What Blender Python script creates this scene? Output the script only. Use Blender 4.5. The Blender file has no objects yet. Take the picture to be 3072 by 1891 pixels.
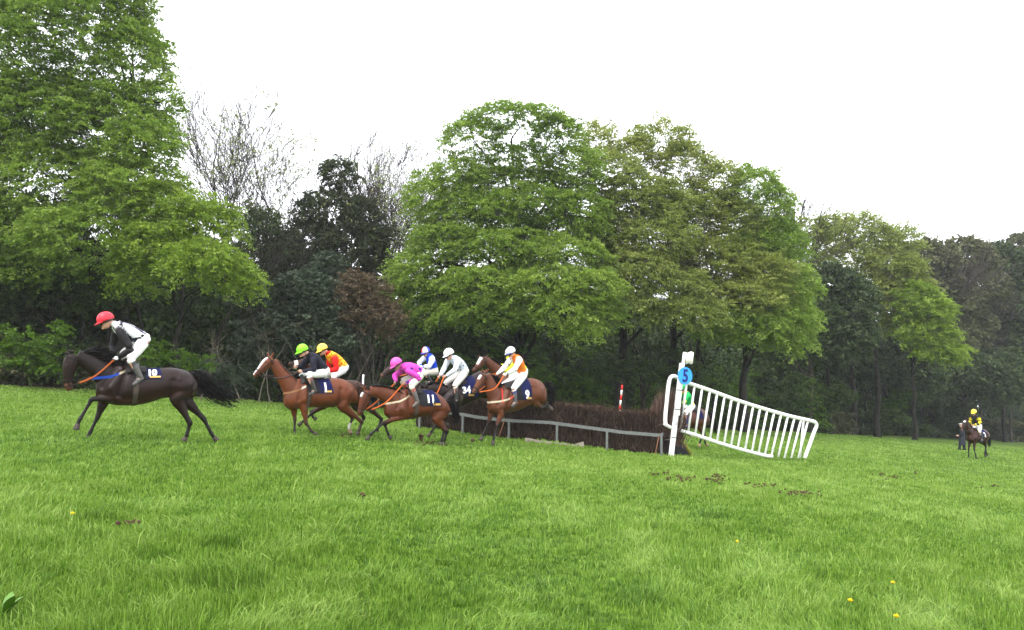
import bpy, bmesh, math, random
import numpy as np
from mathutils import Matrix, Vector, kdtree, bvhtree

# ------------------------------------------------------------------ camera, sky, sun, exposure
SC = bpy.context.scene
COL = SC.collection
F_PX, PW, PH = 2277.0, 3072.0, 1891.0
CAM_H, PITCH, ROLL = 1.70, math.radians(5.38), math.radians(1.0)
cam_data = bpy.data.cameras.new('camera')
cam_data.sensor_width = 36.0
cam_data.lens = 36.0 * F_PX / PW
cam_data.clip_start, cam_data.clip_end = 0.1, 3000
CAM = bpy.data.objects.new('camera', cam_data)
COL.objects.link(CAM)
CAM.matrix_world = Matrix.Translation((0, 0, CAM_H)) @ Matrix.Rotation(math.pi / 2 + PITCH, 4, 'X') @ Matrix.Rotation(ROLL, 4, 'Z')
SC.camera = CAM
CROT = np.array(CAM.matrix_world.to_3x3())
CPOS = np.array([0, 0, CAM_H])

SUN_EL, SUN_AZ = math.radians(52), math.radians(215)      # azimuth clockwise from +Y (behind the camera, to the left)
W = bpy.data.worlds.new('World'); SC.world = W; W.use_nodes = True
nt = W.node_tree; nt.nodes.clear()
o_ = nt.nodes.new('ShaderNodeOutputWorld'); bg = nt.nodes.new('ShaderNodeBackground')
sky = nt.nodes.new('ShaderNodeTexSky'); sky.sky_type = 'NISHITA'; sky.sun_disc = False
sky.sun_elevation = SUN_EL; sky.sun_rotation = SUN_AZ; sky.dust_density = 4.0; sky.air_density = 1.0
mx = nt.nodes.new('ShaderNodeMixRGB'); mx.inputs[0].default_value = 0.86
mx.inputs[2].default_value = (12.0, 12.2, 12.7, 1)         # the even white cloud layer in front of the clear sky
nt.links.new(sky.outputs[0], mx.inputs[1]); nt.links.new(mx.outputs[0], bg.inputs[0])
bg.inputs[1].default_value = 0.11
nt.links.new(bg.outputs[0], o_.inputs[0])
sd = bpy.data.lights.new('sun', 'SUN'); sd.energy = 1.2; sd.angle = math.radians(28); sd.color = (1, .97, .92)
SUN = bpy.data.objects.new('sun', sd); COL.objects.link(SUN)
sv = Vector((math.sin(SUN_AZ) * math.cos(SUN_EL), math.cos(SUN_AZ) * math.cos(SUN_EL), math.sin(SUN_EL)))
SUN.rotation_euler = sv.to_track_quat('Z', 'Y').to_euler()
SC.view_settings.view_transform = 'Standard'; SC.view_settings.look = 'None'
SC.view_settings.exposure = 1.25; SC.view_settings.gamma = 1
SC.cycles.use_denoising = True
SC.cycles.max_bounces = 6; SC.cycles.diffuse_bounces = 3; SC.cycles.transmission_bounces = 3
SC.cycles.transparent_max_bounces = 4
SC.cycles.use_adaptive_sampling = True

# ------------------------------------------------------------------ picking points off the photograph
def ray(px, py):
    d = CROT @ np.array([(px - PW / 2) / F_PX, -(py - PH / 2) / F_PX, -1.0])
    return d                                               # length 1 along the optical axis

def hgt(x, y):
    x = np.asarray(x, float); y = np.asarray(y, float)
    b = .020 * np.sin(x * 1.9 + .7 * y) + .018 * np.sin(1.3 * y - .8 * x + 2) + .012 * np.sin(3.1 * x + 1.2) * np.sin(2.7 * y)
    b = b + .05 * np.sin(.21 * x + .4) * np.sin(.17 * y + 1.1)
    return -.065 * x + b

def ground_pt(px, py):
    d = ray(px, py); t = 3.0
    for _ in range(4000):
        p = CPOS + d * t
        if p[2] <= hgt(p[0], p[1]): break
        t += .02
    return CPOS + d * t

def at_depth(px, py, depth):
    d = ray(px, py)
    return CPOS + d * depth

def on_ground(px, depth):
    """point on the ground in picture column px at this depth"""
    d = ray(px, 1200); p = CPOS + d * depth
    return np.array([p[0], p[1], float(hgt(p[0], p[1]))])

def crop(ox, oy, s):
    return lambda x, y: (ox + x / s, oy + y / s)

# ------------------------------------------------------------------ materials
MATS = {}
def principled(name, rgb, rough=.7, spec=.3, noise=0.0, nscale=20, metal=0, vcol=None, bump=0, bscale=60, sheen=0):
    if name in MATS: return MATS[name]
    m = bpy.data.materials.new(name); m.use_nodes = True
    t = m.node_tree; b = t.nodes['Principled BSDF']
    b.inputs['Roughness'].default_value = rough
    b.inputs['Specular IOR Level'].default_value = spec
    b.inputs['Metallic'].default_value = metal
    b.inputs['Base Color'].default_value = (*rgb, 1)
    if sheen: b.inputs['Sheen Weight'].default_value = sheen
    src = None
    if vcol:
        a = t.nodes.new('ShaderNodeAttribute'); a.attribute_name = vcol; src = a.outputs['Color']
    if noise or bump:
        tc = t.nodes.new('ShaderNodeTexCoord')
    if noise:
        n = t.nodes.new('ShaderNodeTexNoise'); n.inputs['Scale'].default_value = nscale; n.inputs['Detail'].default_value = 5
        t.links.new(tc.outputs['Object'], n.inputs['Vector'])
        mr = t.nodes.new('ShaderNodeMapRange'); mr.inputs[1].default_value = .3; mr.inputs[2].default_value = .7
        mr.inputs[3].default_value = 1 - noise; mr.inputs[4].default_value = 1 + noise
        t.links.new(n.outputs['Fac'], mr.inputs[0])
        mm = t.nodes.new('ShaderNodeMixRGB'); mm.blend_type = 'MULTIPLY'; mm.inputs[0].default_value = 1
        if src: t.links.new(src, mm.inputs[1])
        else: mm.inputs[1].default_value = (*rgb, 1)
        t.links.new(mr.outputs[0], mm.inputs[2]); src = mm.outputs[0]
    if src: t.links.new(src, b.inputs['Base Color'])
    if bump:
        n2 = t.nodes.new('ShaderNodeTexNoise'); n2.inputs['Scale'].default_value = bscale; n2.inputs['Detail'].default_value = 4
        t.links.new(tc.outputs['Object'], n2.inputs['Vector'])
        bp = t.nodes.new('ShaderNodeBump'); bp.inputs['Strength'].default_value = bump; bp.inputs['Distance'].default_value = .02
        t.links.new(n2.outputs['Fac'], bp.inputs['Height']); t.links.new(bp.outputs[0], b.inputs['Normal'])
    MATS[name] = m
    return m

def leaf_mat(name, dark, mid, light, transl=.35, rough=.5):
    """leaf colour picked per leaf: attribute 'tone' (one value per spray, some per leaf)"""
    if name in MATS: return MATS[name]
    m = bpy.data.materials.new(name); m.use_nodes = True
    t = m.node_tree; t.nodes.clear()
    out = t.nodes.new('ShaderNodeOutputMaterial')
    a = t.nodes.new('ShaderNodeAttribute'); a.attribute_name = 'tone'
    r = t.nodes.new('ShaderNodeValToRGB')
    e = r.color_ramp.elements
    e[0].position = .05; e[0].color = (*dark, 1); e[1].position = .95; e[1].color = (*light, 1)
    k = e.new(.5); k.color = (*mid, 1)
    t.links.new(a.outputs['Fac'], r.inputs[0])
    d = t.nodes.new('ShaderNodeBsdfPrincipled'); d.inputs['Roughness'].default_value = rough; d.inputs['Specular IOR Level'].default_value = .25
    tr = t.nodes.new('ShaderNodeBsdfTranslucent')
    t.links.new(r.outputs[0], d.inputs['Base Color']); t.links.new(r.outputs[0], tr.inputs['Color'])
    mix = t.nodes.new('ShaderNodeMixShader'); mix.inputs[0].default_value = transl
    t.links.new(d.outputs[0], mix.inputs[1]); t.links.new(tr.outputs[0], mix.inputs[2])
    t.links.new(mix.outputs[0], out.inputs[0])
    MATS[name] = m
    return m

# ------------------------------------------------------------------ mesh helpers
def link(o, parent=None):
    COL.objects.link(o)
    if parent is not None: o.parent = parent
    return o

def tag(o, label=None, cat=None, group=None, kind=None):
    if label: o['label'] = label
    if cat: o['category'] = cat
    if group: o['group'] = group
    if kind: o['kind'] = kind
    return o

def empty(name, loc, rot=0.0):
    o = bpy.data.objects.new(name, None); o.empty_display_size = .2
    o.location = loc; o.rotation_euler = (0, 0, rot)
    return link(o)

def mesh_from(name, V, F, mat=None, parent=None, smooth=True, face_attr=None, vcol=None, size=None):
    """V (n,3); F list of arrays, each (k, corners)"""
    V = np.asarray(V, np.float32)
    if isinstance(F, np.ndarray): F = [F]
    F = [np.asarray(f, np.int32) for f in F if len(f)]
    me = bpy.data.meshes.new(name)
    me.vertices.add(len(V)); me.vertices.foreach_set('co', V.ravel())
    nl = sum(f.size for f in F); nf = sum(len(f) for f in F)
    me.loops.add(nl); me.polygons.add(nf)
    me.loops.foreach_set('vertex_index', np.concatenate([f.ravel() for f in F]))
    sizes = np.concatenate([np.full(len(f), f.shape[1], np.int32) for f in F])
    st = np.zeros(nf, np.int32); st[1:] = np.cumsum(sizes)[:-1]
    me.polygons.foreach_set('loop_start', st)
    me.polygons.foreach_set('use_smooth', np.full(nf, smooth, bool))
    me.update(calc_edges=True)
    if face_attr is not None:
        at = me.attributes.new('tone', 'FLOAT', 'FACE'); at.data.foreach_set('value', np.asarray(face_attr, np.float32))
    if vcol is not None:
        c = np.ones((len(V), 4), np.float32); c[:, :3] = vcol
        at = me.attributes.new('Col', 'FLOAT_COLOR', 'POINT'); at.data.foreach_set('color', c.ravel())
    if mat is not None: me.materials.append(mat)
    return link(bpy.data.objects.new(name, me), parent)

class MB:
    """collects shapes, builds ONE mesh"""
    def __init__(s): s.V = []; s.Q = []; s.T = []; s.C = []; s.n = 0
    def add(s, V, quads=None, tris=None, col=None):
        V = np.asarray(V, float).reshape(-1, 3)
        s.V.append(V)
        if quads is not None and len(quads): s.Q.append(np.asarray(quads, int) + s.n)
        if tris is not None and len(tris): s.T.append(np.asarray(tris, int) + s.n)
        c = np.ones((len(V), 3)) * .5
        if col is not None: c[:] = col
        s.C.append(c); s.n += len(V)
        return s
    def arrays(s):
        V = np.concatenate(s.V) if s.V else np.zeros((0, 3))
        F = []
        if s.Q: F.append(np.concatenate(s.Q))
        if s.T: F.append(np.concatenate(s.T))
        return V, F, np.concatenate(s.C)
    def build(s, name, mat, parent=None, smooth=True, vcol=False):
        V, F, C = s.arrays()
        return mesh_from(name, V, F, mat, parent, smooth, vcol=C if vcol else None)
    def box(s, c, half, axes=None, col=None):
        a = np.eye(3) if axes is None else np.asarray(axes, float)
        sg = np.array([[-1,-1,-1],[1,-1,-1],[1,1,-1],[-1,1,-1],[-1,-1,1],[1,-1,1],[1,1,1],[-1,1,1]], float) * np.asarray(half, float)
        return s.add(np.asarray(c, float) + sg @ a, [[3,2,1,0],[4,5,6,7],[0,1,5,4],[1,2,6,5],[2,3,7,6],[3,0,4,7]], col=col)
    def beam(s, p, q, w, h, up=(0, 0, 1), col=None):
        p = np.asarray(p, float); q = np.asarray(q, float)
        d = q - p; L = np.linalg.norm(d); d = d / L
        x = np.cross(up, d); x /= np.linalg.norm(x); u = np.cross(d, x)
        return s.box((p + q) / 2, (L / 2, w / 2, h / 2), [d, x, u], col)
    def tube(s, P, R, seg=8, cap=True, col=None):
        P = np.asarray(P, float); n = len(P); R = np.broadcast_to(np.asarray(R, float), (n,))
        T = np.gradient(P, axis=0); T /= np.linalg.norm(T, axis=1)[:, None] + 1e-9
        up = np.array([0, 0, 1.0]) if abs(T[0, 2]) < .9 else np.array([1.0, 0, 0])
        A = np.cross(T, up); A /= np.linalg.norm(A, axis=1)[:, None] + 1e-9
        B = np.cross(T, A)
        th = np.linspace(0, 2 * np.pi, seg, endpoint=False)
        V = P[:, None] + R[:, None, None] * (np.cos(th)[None, :, None] * A[:, None] + np.sin(th)[None, :, None] * B[:, None])
        return s.rings(V, cap, col)
    def rings(s, V, cap=True, col=None):
        n, k = V.shape[:2]
        i = np.arange(n - 1)[:, None] * k; j = np.arange(k)[None]; j2 = (j + 1) % k
        Q = np.stack([i + j, i + j2, i + k + j2, i + k + j], -1).reshape(-1, 4)
        VV = V.reshape(-1, 3); T = None
        if col is not None and np.ndim(col) == 2 and len(col) == n: col = np.repeat(np.asarray(col), k, axis=0)
        if cap:
            VV = np.concatenate([VV, V[0].mean(0)[None], V[-1].mean(0)[None]])
            a = np.arange(k); b = (a + 1) % k
            T = np.concatenate([np.stack([b, a, np.full(k, n * k)], -1), np.stack([(n - 1) * k + a, (n - 1) * k + b, np.full(k, n * k + 1)], -1)])
            if col is not None and np.ndim(col) == 2: col = np.concatenate([col, col[:1], col[-1:]])
        return s.add(VV, Q, T, col)

def catmull(P, m=4):
    P = np.asarray(P, float); n = len(P)
    if n < 3: 
        t = np.linspace(0, 1, m + 1)[:, None]; return P[0] * (1 - t) + P[-1] * t
    E = np.concatenate([[2 * P[0] - P[1]], P, [2 * P[-1] - P[-2]]])
    out = []
    for i in range(n - 1):
        a, b, c, d = E[i], E[i + 1], E[i + 2], E[i + 3]
        for t in np.arange(m) / m:
            out.append(.5 * ((2 * b) + (c - a) * t + (2 * a - 5 * b + 4 * c - d) * t * t + (3 * b - a - 3 * c + d) * t ** 3))
    out.append(P[-1])
    return np.array(out)

def remesh(parts, voxel, smooth=2, col_fn=None):
    """union of closed shapes (an MB with colours) as one continuous surface; returns V, F list, colours"""
    V, F, C = parts.arrays()
    me = bpy.data.meshes.new('tmp')
    me.from_pydata(V.tolist(), [], [list(map(int, f)) for FF in F for f in FF]); me.update()
    ob = bpy.data.objects.new('tmp', me); COL.objects.link(ob)
    md = ob.modifiers.new('r', 'REMESH'); md.mode = 'VOXEL'; md.voxel_size = voxel
    dg = bpy.context.evaluated_depsgraph_get(); ev = ob.evaluated_get(dg); m2 = ev.to_mesh()
    n = len(m2.vertices); W_ = np.zeros(n * 3, np.float32); m2.vertices.foreach_get('co', W_); W_ = W_.reshape(-1, 3).astype(float)
    nl = len(m2.loops); li = np.zeros(nl, np.int32); m2.loops.foreach_get('vertex_index', li)
    ls = np.zeros(len(m2.polygons), np.int32); m2.polygons.foreach_get('loop_total', ls)
    st = np.zeros(len(ls), np.int32); st[1:] = np.cumsum(ls)[:-1]
    q = li[(st[ls == 4][:, None] + np.arange(4))]
    t3 = li[(st[ls == 3][:, None] + np.arange(3))] if (ls == 3).any() else np.zeros((0, 3), int)
    ev.to_mesh_clear(); bpy.data.objects.remove(ob); bpy.data.meshes.remove(me)
    E = np.concatenate([q[:, [0, 1]], q[:, [1, 2]], q[:, [2, 3]], q[:, [3, 0]]] + ([t3[:, [0, 1]], t3[:, [1, 2]], t3[:, [2, 0]]] if len(t3) else []))
    for _ in range(smooth):
        acc = np.zeros_like(W_); cnt = np.zeros(n)
        for k in range(3): acc[:, k] = np.bincount(E[:, 0], W_[E[:, 1], k], n) + np.bincount(E[:, 1], W_[E[:, 0], k], n)
        cnt = np.bincount(E[:, 0], minlength=n) + np.bincount(E[:, 1], minlength=n)
        W_ = .45 * W_ + .55 * acc / np.maximum(cnt, 1)[:, None]
    kd = kdtree.KDTree(len(V))
    for i, v in enumerate(V): kd.insert(v, i)
    kd.balance()
    CC = np.zeros((n, 3))
    for i in range(n):
        hits = kd.find_n(W_[i], 3)
        w = np.array([1 / (h[2] + .004) for h in hits]); CC[i] = (C[[h[1] for h in hits]] * w[:, None]).sum(0) / w.sum()
    return W_, [q] + ([t3] if len(t3) else []), CC

# ================================================================== THE SETTING
EDGE_PX = [-1500, -600, 0, 850, 1500, 2180, 2500, 3072, 3700]
EDGE_D = [26, 28, 30.7, 38, 44, 51, 61, 100, 120]
def px_of(x, y): return PW / 2 + F_PX * np.asarray(x) / np.maximum(np.asarray(y), .1)
def edge(px): return np.interp(px, EDGE_PX, EDGE_D)

# ---- ground: one sheet to the horizon
def build_ground():
    xs = np.concatenate([np.linspace(-600, -70, 16)[:-1], np.linspace(-70, -14, 60)[:-1], np.linspace(-14, 14, 113)[:-1], np.linspace(14, 90, 80)[:-1], np.linspace(90, 600, 16)])
    ys = np.concatenate([np.linspace(-80, 2, 16)[:-1], np.linspace(2, 30, 120)[:-1], np.linspace(30, 130, 120)[:-1], np.linspace(130, 900, 20)])
    X, Y = np.meshgrid(xs, ys); Z = hgt(X, Y) - .01
    n, k = X.shape
    V = np.stack([X, Y, Z], -1).reshape(-1, 3)
    i = np.arange(n - 1)[:, None] * k; j = np.arange(k - 1)[None]
    Q = np.stack([i + j, i + j + 1, i + k + j + 1, i + k + j], -1).reshape(-1, 4)
    m = bpy.data.materials.new('turf'); m.use_nodes = True
    t = m.node_tree; b = t.nodes['Principled BSDF']; b.inputs['Roughness'].default_value = .9; b.inputs['Specular IOR Level'].default_value = .1
    tc = t.nodes.new('ShaderNodeTexCoord')
    n1 = t.nodes.new('ShaderNodeTexNoise'); n1.inputs['Scale'].default_value = 9; n1.inputs['Detail'].default_value = 8
    n2 = t.nodes.new('ShaderNodeTexNoise'); n2.inputs['Scale'].default_value = .8; n2.inputs['Detail'].default_value = 3
    t.links.new(tc.outputs['Object'], n1.inputs['Vector']); t.links.new(tc.outputs['Object'], n2.inputs['Vector'])
    r = t.nodes.new('ShaderNodeValToRGB'); e = r.color_ramp.elements
    e[0].position = .3; e[0].color = (.040, .080, .010, 1); e[1].position = .7; e[1].color = (.14, .23, .025, 1)
    t.links.new(n1.outputs['Fac'], r.inputs[0])
    mm = t.nodes.new('ShaderNodeMixRGB'); mm.blend_type = 'MULTIPLY'; mm.inputs[0].default_value = .6
    r2 = t.nodes.new('ShaderNodeValToRGB'); r2.color_ramp.elements[0].color = (.6, .62, .5, 1); r2.color_ramp.elements[1].color = (1, 1, .9, 1)
    t.links.new(n2.outputs['Fac'], r2.inputs[0]); t.links.new(r.outputs[0], mm.inputs[1]); t.links.new(r2.outputs[0], mm.inputs[2])
    t.links.new(mm.outputs[0], b.inputs['Base Color'])
    tag(mesh_from('ground', V, Q, m), 'sloping green turf of the race course', 'ground', kind='structure')
    # leaf litter under the wood
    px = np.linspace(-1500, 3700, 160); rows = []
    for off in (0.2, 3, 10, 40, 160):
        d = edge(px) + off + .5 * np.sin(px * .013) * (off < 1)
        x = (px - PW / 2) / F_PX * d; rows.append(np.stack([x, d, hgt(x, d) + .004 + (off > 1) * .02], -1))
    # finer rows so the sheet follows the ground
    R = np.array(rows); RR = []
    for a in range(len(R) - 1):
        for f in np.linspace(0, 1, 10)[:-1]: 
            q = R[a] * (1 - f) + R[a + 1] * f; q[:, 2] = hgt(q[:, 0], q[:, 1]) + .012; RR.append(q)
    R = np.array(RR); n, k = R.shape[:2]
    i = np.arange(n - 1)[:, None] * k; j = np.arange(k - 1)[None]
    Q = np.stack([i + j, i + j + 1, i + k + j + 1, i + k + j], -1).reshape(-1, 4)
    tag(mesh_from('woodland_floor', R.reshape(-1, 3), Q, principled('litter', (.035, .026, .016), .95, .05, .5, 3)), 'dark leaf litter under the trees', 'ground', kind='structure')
build_ground()

def lump(x, y, f, s):
    """smooth noise, -1..1"""
    r = np.random.RandomState(s); v = 0
    for _ in range(5):
        a = r.uniform(0, 6.28); k = f * r.uniform(.6, 1.7)
        v = v + np.sin((x * np.cos(a) + y * np.sin(a)) * k + r.uniform(0, 6.28))
    return v / 3.0

# ---- grass blades
def build_grass(rng=np.random.RandomState(5)):
    N = 620000
    u = rng.rand(N)
    Y = np.exp(np.log(4.3) + u * np.log(64 / 4.3))
    X = (rng.rand(N) * 2 - 1) * (.74 * Y + .4)
    keep = Y < edge(px_of(X, Y)) + .3
    X, Y = X[keep], Y[keep]
    # tufts: pull a share of the blades together
    tn = rng.rand(len(X)); m = tn < .4
    cx = np.round(X / (.16 * np.sqrt(Y / 5))) * (.16 * np.sqrt(Y / 5)); cy = np.round(Y / .22) * .22
    jx = np.sin(cx * 91.7 + cy * 37.1) * .07; jy = np.cos(cx * 53.3 - cy * 71.9) * .09
    X = np.where(m, cx + jx + rng.randn(len(X)) * .025, X); Y = np.where(m, cy + jy + rng.randn(len(X)) * .03, Y)
    # some dark rank clumps
    extra = []
    for (px, py, rad, n) in [(690, 1752, .22, 700), (660, 1638, .16, 260), (2130, 1550, .22, 300), (1930, 1800, .18, 300), (300, 1560, .2, 200), (2450, 1500, .3, 160)]:
        g = ground_pt(px, py); r = rad * np.sqrt(rng.rand(n)); a = rng.rand(n) * 6.28
        extra.append(np.stack([g[0] + r * np.cos(a) * 1.3, g[1] + r * np.sin(a)], -1))
    ex = np.concatenate(extra); ne = len(ex)
    X = np.concatenate([X, ex[:, 0]]); Y = np.concatenate([Y, ex[:, 1]]); n = len(X)
    isx = np.zeros(n, bool); isx[-ne:] = True
    Z = hgt(X, Y) - .012
    big = lump(X, Y, 1.1, 3); mid = lump(X, Y, 4.5, 8); lo = lump(X, Y, .35, 11)
    H = (.060 + .012 * big + .016 * mid) * rng.lognormal(0, .32, n)
    fine = lump(X, Y, 15, 41); H *= np.clip(1 + .34 * fine, .35, 1.7); tall = rng.rand(n) < .04; H[tall] *= 1.7
    H *= np.interp(Y, [4, 9, 20, 60], [1.25, .95, .8, .95]); H[isx] *= 1.7
    H = np.clip(H, .02, .26)
    Wd = .0030 * (Y / 5) ** .95 * rng.uniform(.6, 1.4, n)
    la = 1.3 * lump(X, Y, .9, 21) + 1.6 * lump(X, Y, 3.4, 22) + rng.randn(n) * 1.25      # lean direction follows a slow swirl
    lean = np.clip(.45 + .3 * mid + rng.randn(n) * .3, .05, 1.5)
    D = np.stack([np.cos(la), np.sin(la), np.zeros(n)], -1)
    fa = rng.rand(n) * np.pi; S = np.stack([np.cos(fa) * .9 + .3, np.sin(fa) * .5, np.zeros(n)], -1); S /= np.linalg.norm(S, axis=1)[:, None]
    P = np.stack([X, Y, Z], -1); up = np.array([0, 0, 1.0])
    p1 = P + up * (H * .55)[:, None] + D * (H * lean * .28)[:, None]
    p2 = P + up * (H * np.clip(1 - .33 * lean ** 1.5, .35, 1))[:, None] + D * (H * lean * .95)[:, None]
    w = Wd[:, None]
    V = np.stack([P - S * w, P + S * w, p1 - S * w * .8, p1 + S * w * .8, p2], 1).reshape(-1, 3)
    b = np.arange(n)[:, None] * 5
    Q = b + np.array([[0, 1, 3, 2]]); T = b + np.array([[2, 3, 4]])
    tone = .5 + .10 * lo + .10 * big + .13 * mid + .10 * lump(X, Y, 11, 31) + .06 * fine + rng.randn(n) * .20
    worn = np.exp(-((X + 1.5 + .3 * (Y - 21)) / 3.2) ** 2 - ((Y - 21.5) / 1.6) ** 2) + .7 * np.exp(-((Y - 19.6 - .25 * (X + 6)) / .9) ** 2) * (X < -1) * (X > -14); tone -= .22 * worn * np.clip(.6 + .6 * fine + .5 * mid, 0, 1.2); tone[isx] -= .20; tone[tall] += .12
    dry = rng.rand(n) < .008; tone = np.clip(tone, 0.02, .9); tone[dry] = .99
    m = leaf_mat('grass_blade', (.048, .112, .011), (.148, .268, .029), (.275, .38, .085), .32, .45)
    tag(mesh_from('grass', V, [Q, T], m, smooth=False, face_attr=np.concatenate([tone, tone])), 'long green grass of the race course', 'grass', kind='stuff')
build_grass()

# ---- foliage
def leaf_cloud(P, D, rng, L=1.0, width=.38, nleaf=34, ls=.10, droop=.35, roll=.35, jit=.55, tone=None):
    """sprays: flat drooping fans of leaves starting at P and pointing along D"""
    n = len(P); D = D / (np.linalg.norm(D, axis=1)[:, None] + 1e-9)
    S = np.cross(D, [0, 0, 1.0]); S /= np.linalg.norm(S, axis=1)[:, None] + 1e-9
    N = np.cross(S, D)
    ro = rng.randn(n) * roll
    S2 = S * np.cos(ro)[:, None] + N * np.sin(ro)[:, None]; N2 = N * np.cos(ro)[:, None] - S * np.sin(ro)[:, None]
    t = rng.rand(n, nleaf) ** .8; s = rng.uniform(-1, 1, (n, nleaf)) * np.sin(np.clip(t * 2.6 + .45, 0, 3.0))
    Ls = L * rng.uniform(.6, 1.35, n)
    dr = droop * rng.uniform(.4, 1.6, n)
    C = (P[:, None] + D[:, None] * (t * Ls[:, None])[..., None] + S2[:, None] * (s * width * Ls[:, None])[..., None])
    C[..., 2] -= dr[:, None] * t ** 2 * Ls[:, None] + dr[:, None] * .5 * np.abs(s) ** 2 * Ls[:, None] * width
    C += rng.randn(n, nleaf, 3) * .035 * L
    C = C.reshape(-1, 3); k = len(C)
    NN = np.repeat(N2, nleaf, 0) + rng.randn(k, 3) * jit; NN /= np.linalg.norm(NN, axis=1)[:, None]
    a = rng.randn(k, 3) * .8 + np.repeat(D, nleaf, 0); a -= NN * (a * NN).sum(1)[:, None]; a /= np.linalg.norm(a, axis=1)[:, None]
    b = np.cross(NN, a)
    sz = (ls * rng.uniform(.6, 1.35, k) * np.repeat(rng.uniform(.7, 1.3, n), nleaf))[:, None]
    V = np.stack([C - a * sz * .5, C + b * sz * .33 + a * sz * .05, C + a * sz * .55, C - b * sz * .33 + a * sz * .05], 1).reshape(-1, 3)
    Q = np.arange(k * 4).reshape(-1, 4)
    st = rng.rand(n) if tone is None else tone
    tn = np.clip(.62 * np.repeat(st, nleaf) + .38 * rng.rand(k), 0, 1)
    return V, Q, tn

def shell_points(lobes, dens, rng, inner=.45, back=.55, bottom=.5):
    """points near the outside of each lobe + outward direction; lobes (centre, rx, ry, rz)"""
    P = []; D = []; LI = []
    for li, (c, rx, ry, rz) in enumerate(lobes):
        area = 4 * np.pi * (((rx * ry) ** 1.6 + (rx * rz) ** 1.6 + (ry * rz) ** 1.6) / 3) ** (1 / 1.6)
        n = max(6, int(area * dens))
        d = rng.randn(n * 2, 3); d /= np.linalg.norm(d, axis=1)[:, None]
        keep = (rng.rand(n * 2) < np.where(d[:, 1] > .3, back, 1)) & (rng.rand(n * 2) < np.where(d[:, 2] < -.4, bottom, 1))
        d = d[keep][:n]
        rr = (inner + (1 - inner) * rng.rand(len(d)) ** .5)[:, None]
        wob = (1 + .16 * np.sin(d[:, 0] * 5 + li) * np.sin(d[:, 2] * 6 + 2 * li))[:, None]
        p = c + d * np.array([rx, ry, rz]) * rr * wob
        P.append(p); D.append(d); LI.append(np.full(len(d), li))
    return np.concatenate(P), np.concatenate(D), np.concatenate(LI)

def px_lobes(spec, depth):
    out = []
    for s in spec:
        px, py, rx, ry = s[:4]; dd = s[4] if len(s) > 4 else 0
        k = (depth + dd) / F_PX
        out.append((at_depth(px, py, depth + dd), rx * k, .5 * (rx + ry) * k * .95, ry * k))
    return out

def limb_path(a, b, rng, sag=.12, n=6):
    a = np.asarray(a, float); b = np.asarray(b, float); L = np.linalg.norm(b - a)
    t = np.linspace(0, 1, n)[:, None]; P = a * (1 - t) + b * t
    P[:, 2] += np.sin(t[:, 0] * np.pi) * L * sag
    P[1:-1] += rng.randn(n - 2, 3) * L * .035
    return P

bark_beech = principled('bark_beech', (.030, .028, .022), .9, .1, .45, 4, bump=.6, bscale=18)
bark_dark = principled('bark_dark', (.026, .022, .018), .95, .1, .45, 5, bump=.6, bscale=18)
bark_pale = principled('bark_pale', (.055, .046, .040), .9, .1, .35, 4)
LEAF = {
 'beech': leaf_mat('leaf_beech', (.092, .158, .020), (.200, .305, .042), (.32, .425, .078), .44),
 'beech_bright': leaf_mat('leaf_beech_bright', (.105, .175, .018), (.21, .315, .036), (.32, .42, .066), .42),
 'olive': leaf_mat('leaf_olive', (.105, .145, .028), (.215, .270, .058), (.34, .39, .11), .42),
 'bronze': leaf_mat('leaf_bronze', (.125, .162, .032), (.240, .295, .060), (.37, .40, .11), .44),
 'ivy': leaf_mat('leaf_ivy', (.024, .040, .013), (.052, .080, .027), (.10, .135, .05), .22, .5),
 'conifer': leaf_mat('leaf_conifer', (.024, .036, .014), (.048, .066, .026), (.085, .105, .045), .18, .7),
 'holly': leaf_mat('leaf_holly', (.026, .044, .022), (.062, .090, .050), (.15, .18, .12), .2, .45),
 'fresh': leaf_mat('leaf_fresh', (.14, .18, .06), (.23, .28, .10), (.34, .38, .17), .4),
 'under': leaf_mat('leaf_under', (.024, .042, .010), (.056, .092, .020), (.11, .17, .036), .3),  # undergrowth green; on the shaded beech and saplings it paints in their shade
 'sapling': leaf_mat('leaf_sapling', (.045, .095, .010), (.10, .19, .018), (.18, .31, .035), .4),  # young beech green, darkened in the colour for the wood's shade
 'twig': leaf_mat('leaf_twig', (.06, .042, .024), (.11, .078, .045), (.18, .135, .08), .1, .8),
 'grey': leaf_mat('leaf_grey', (.052, .060, .026), (.105, .112, .050), (.175, .18, .085), .2, .7),
}

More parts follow.
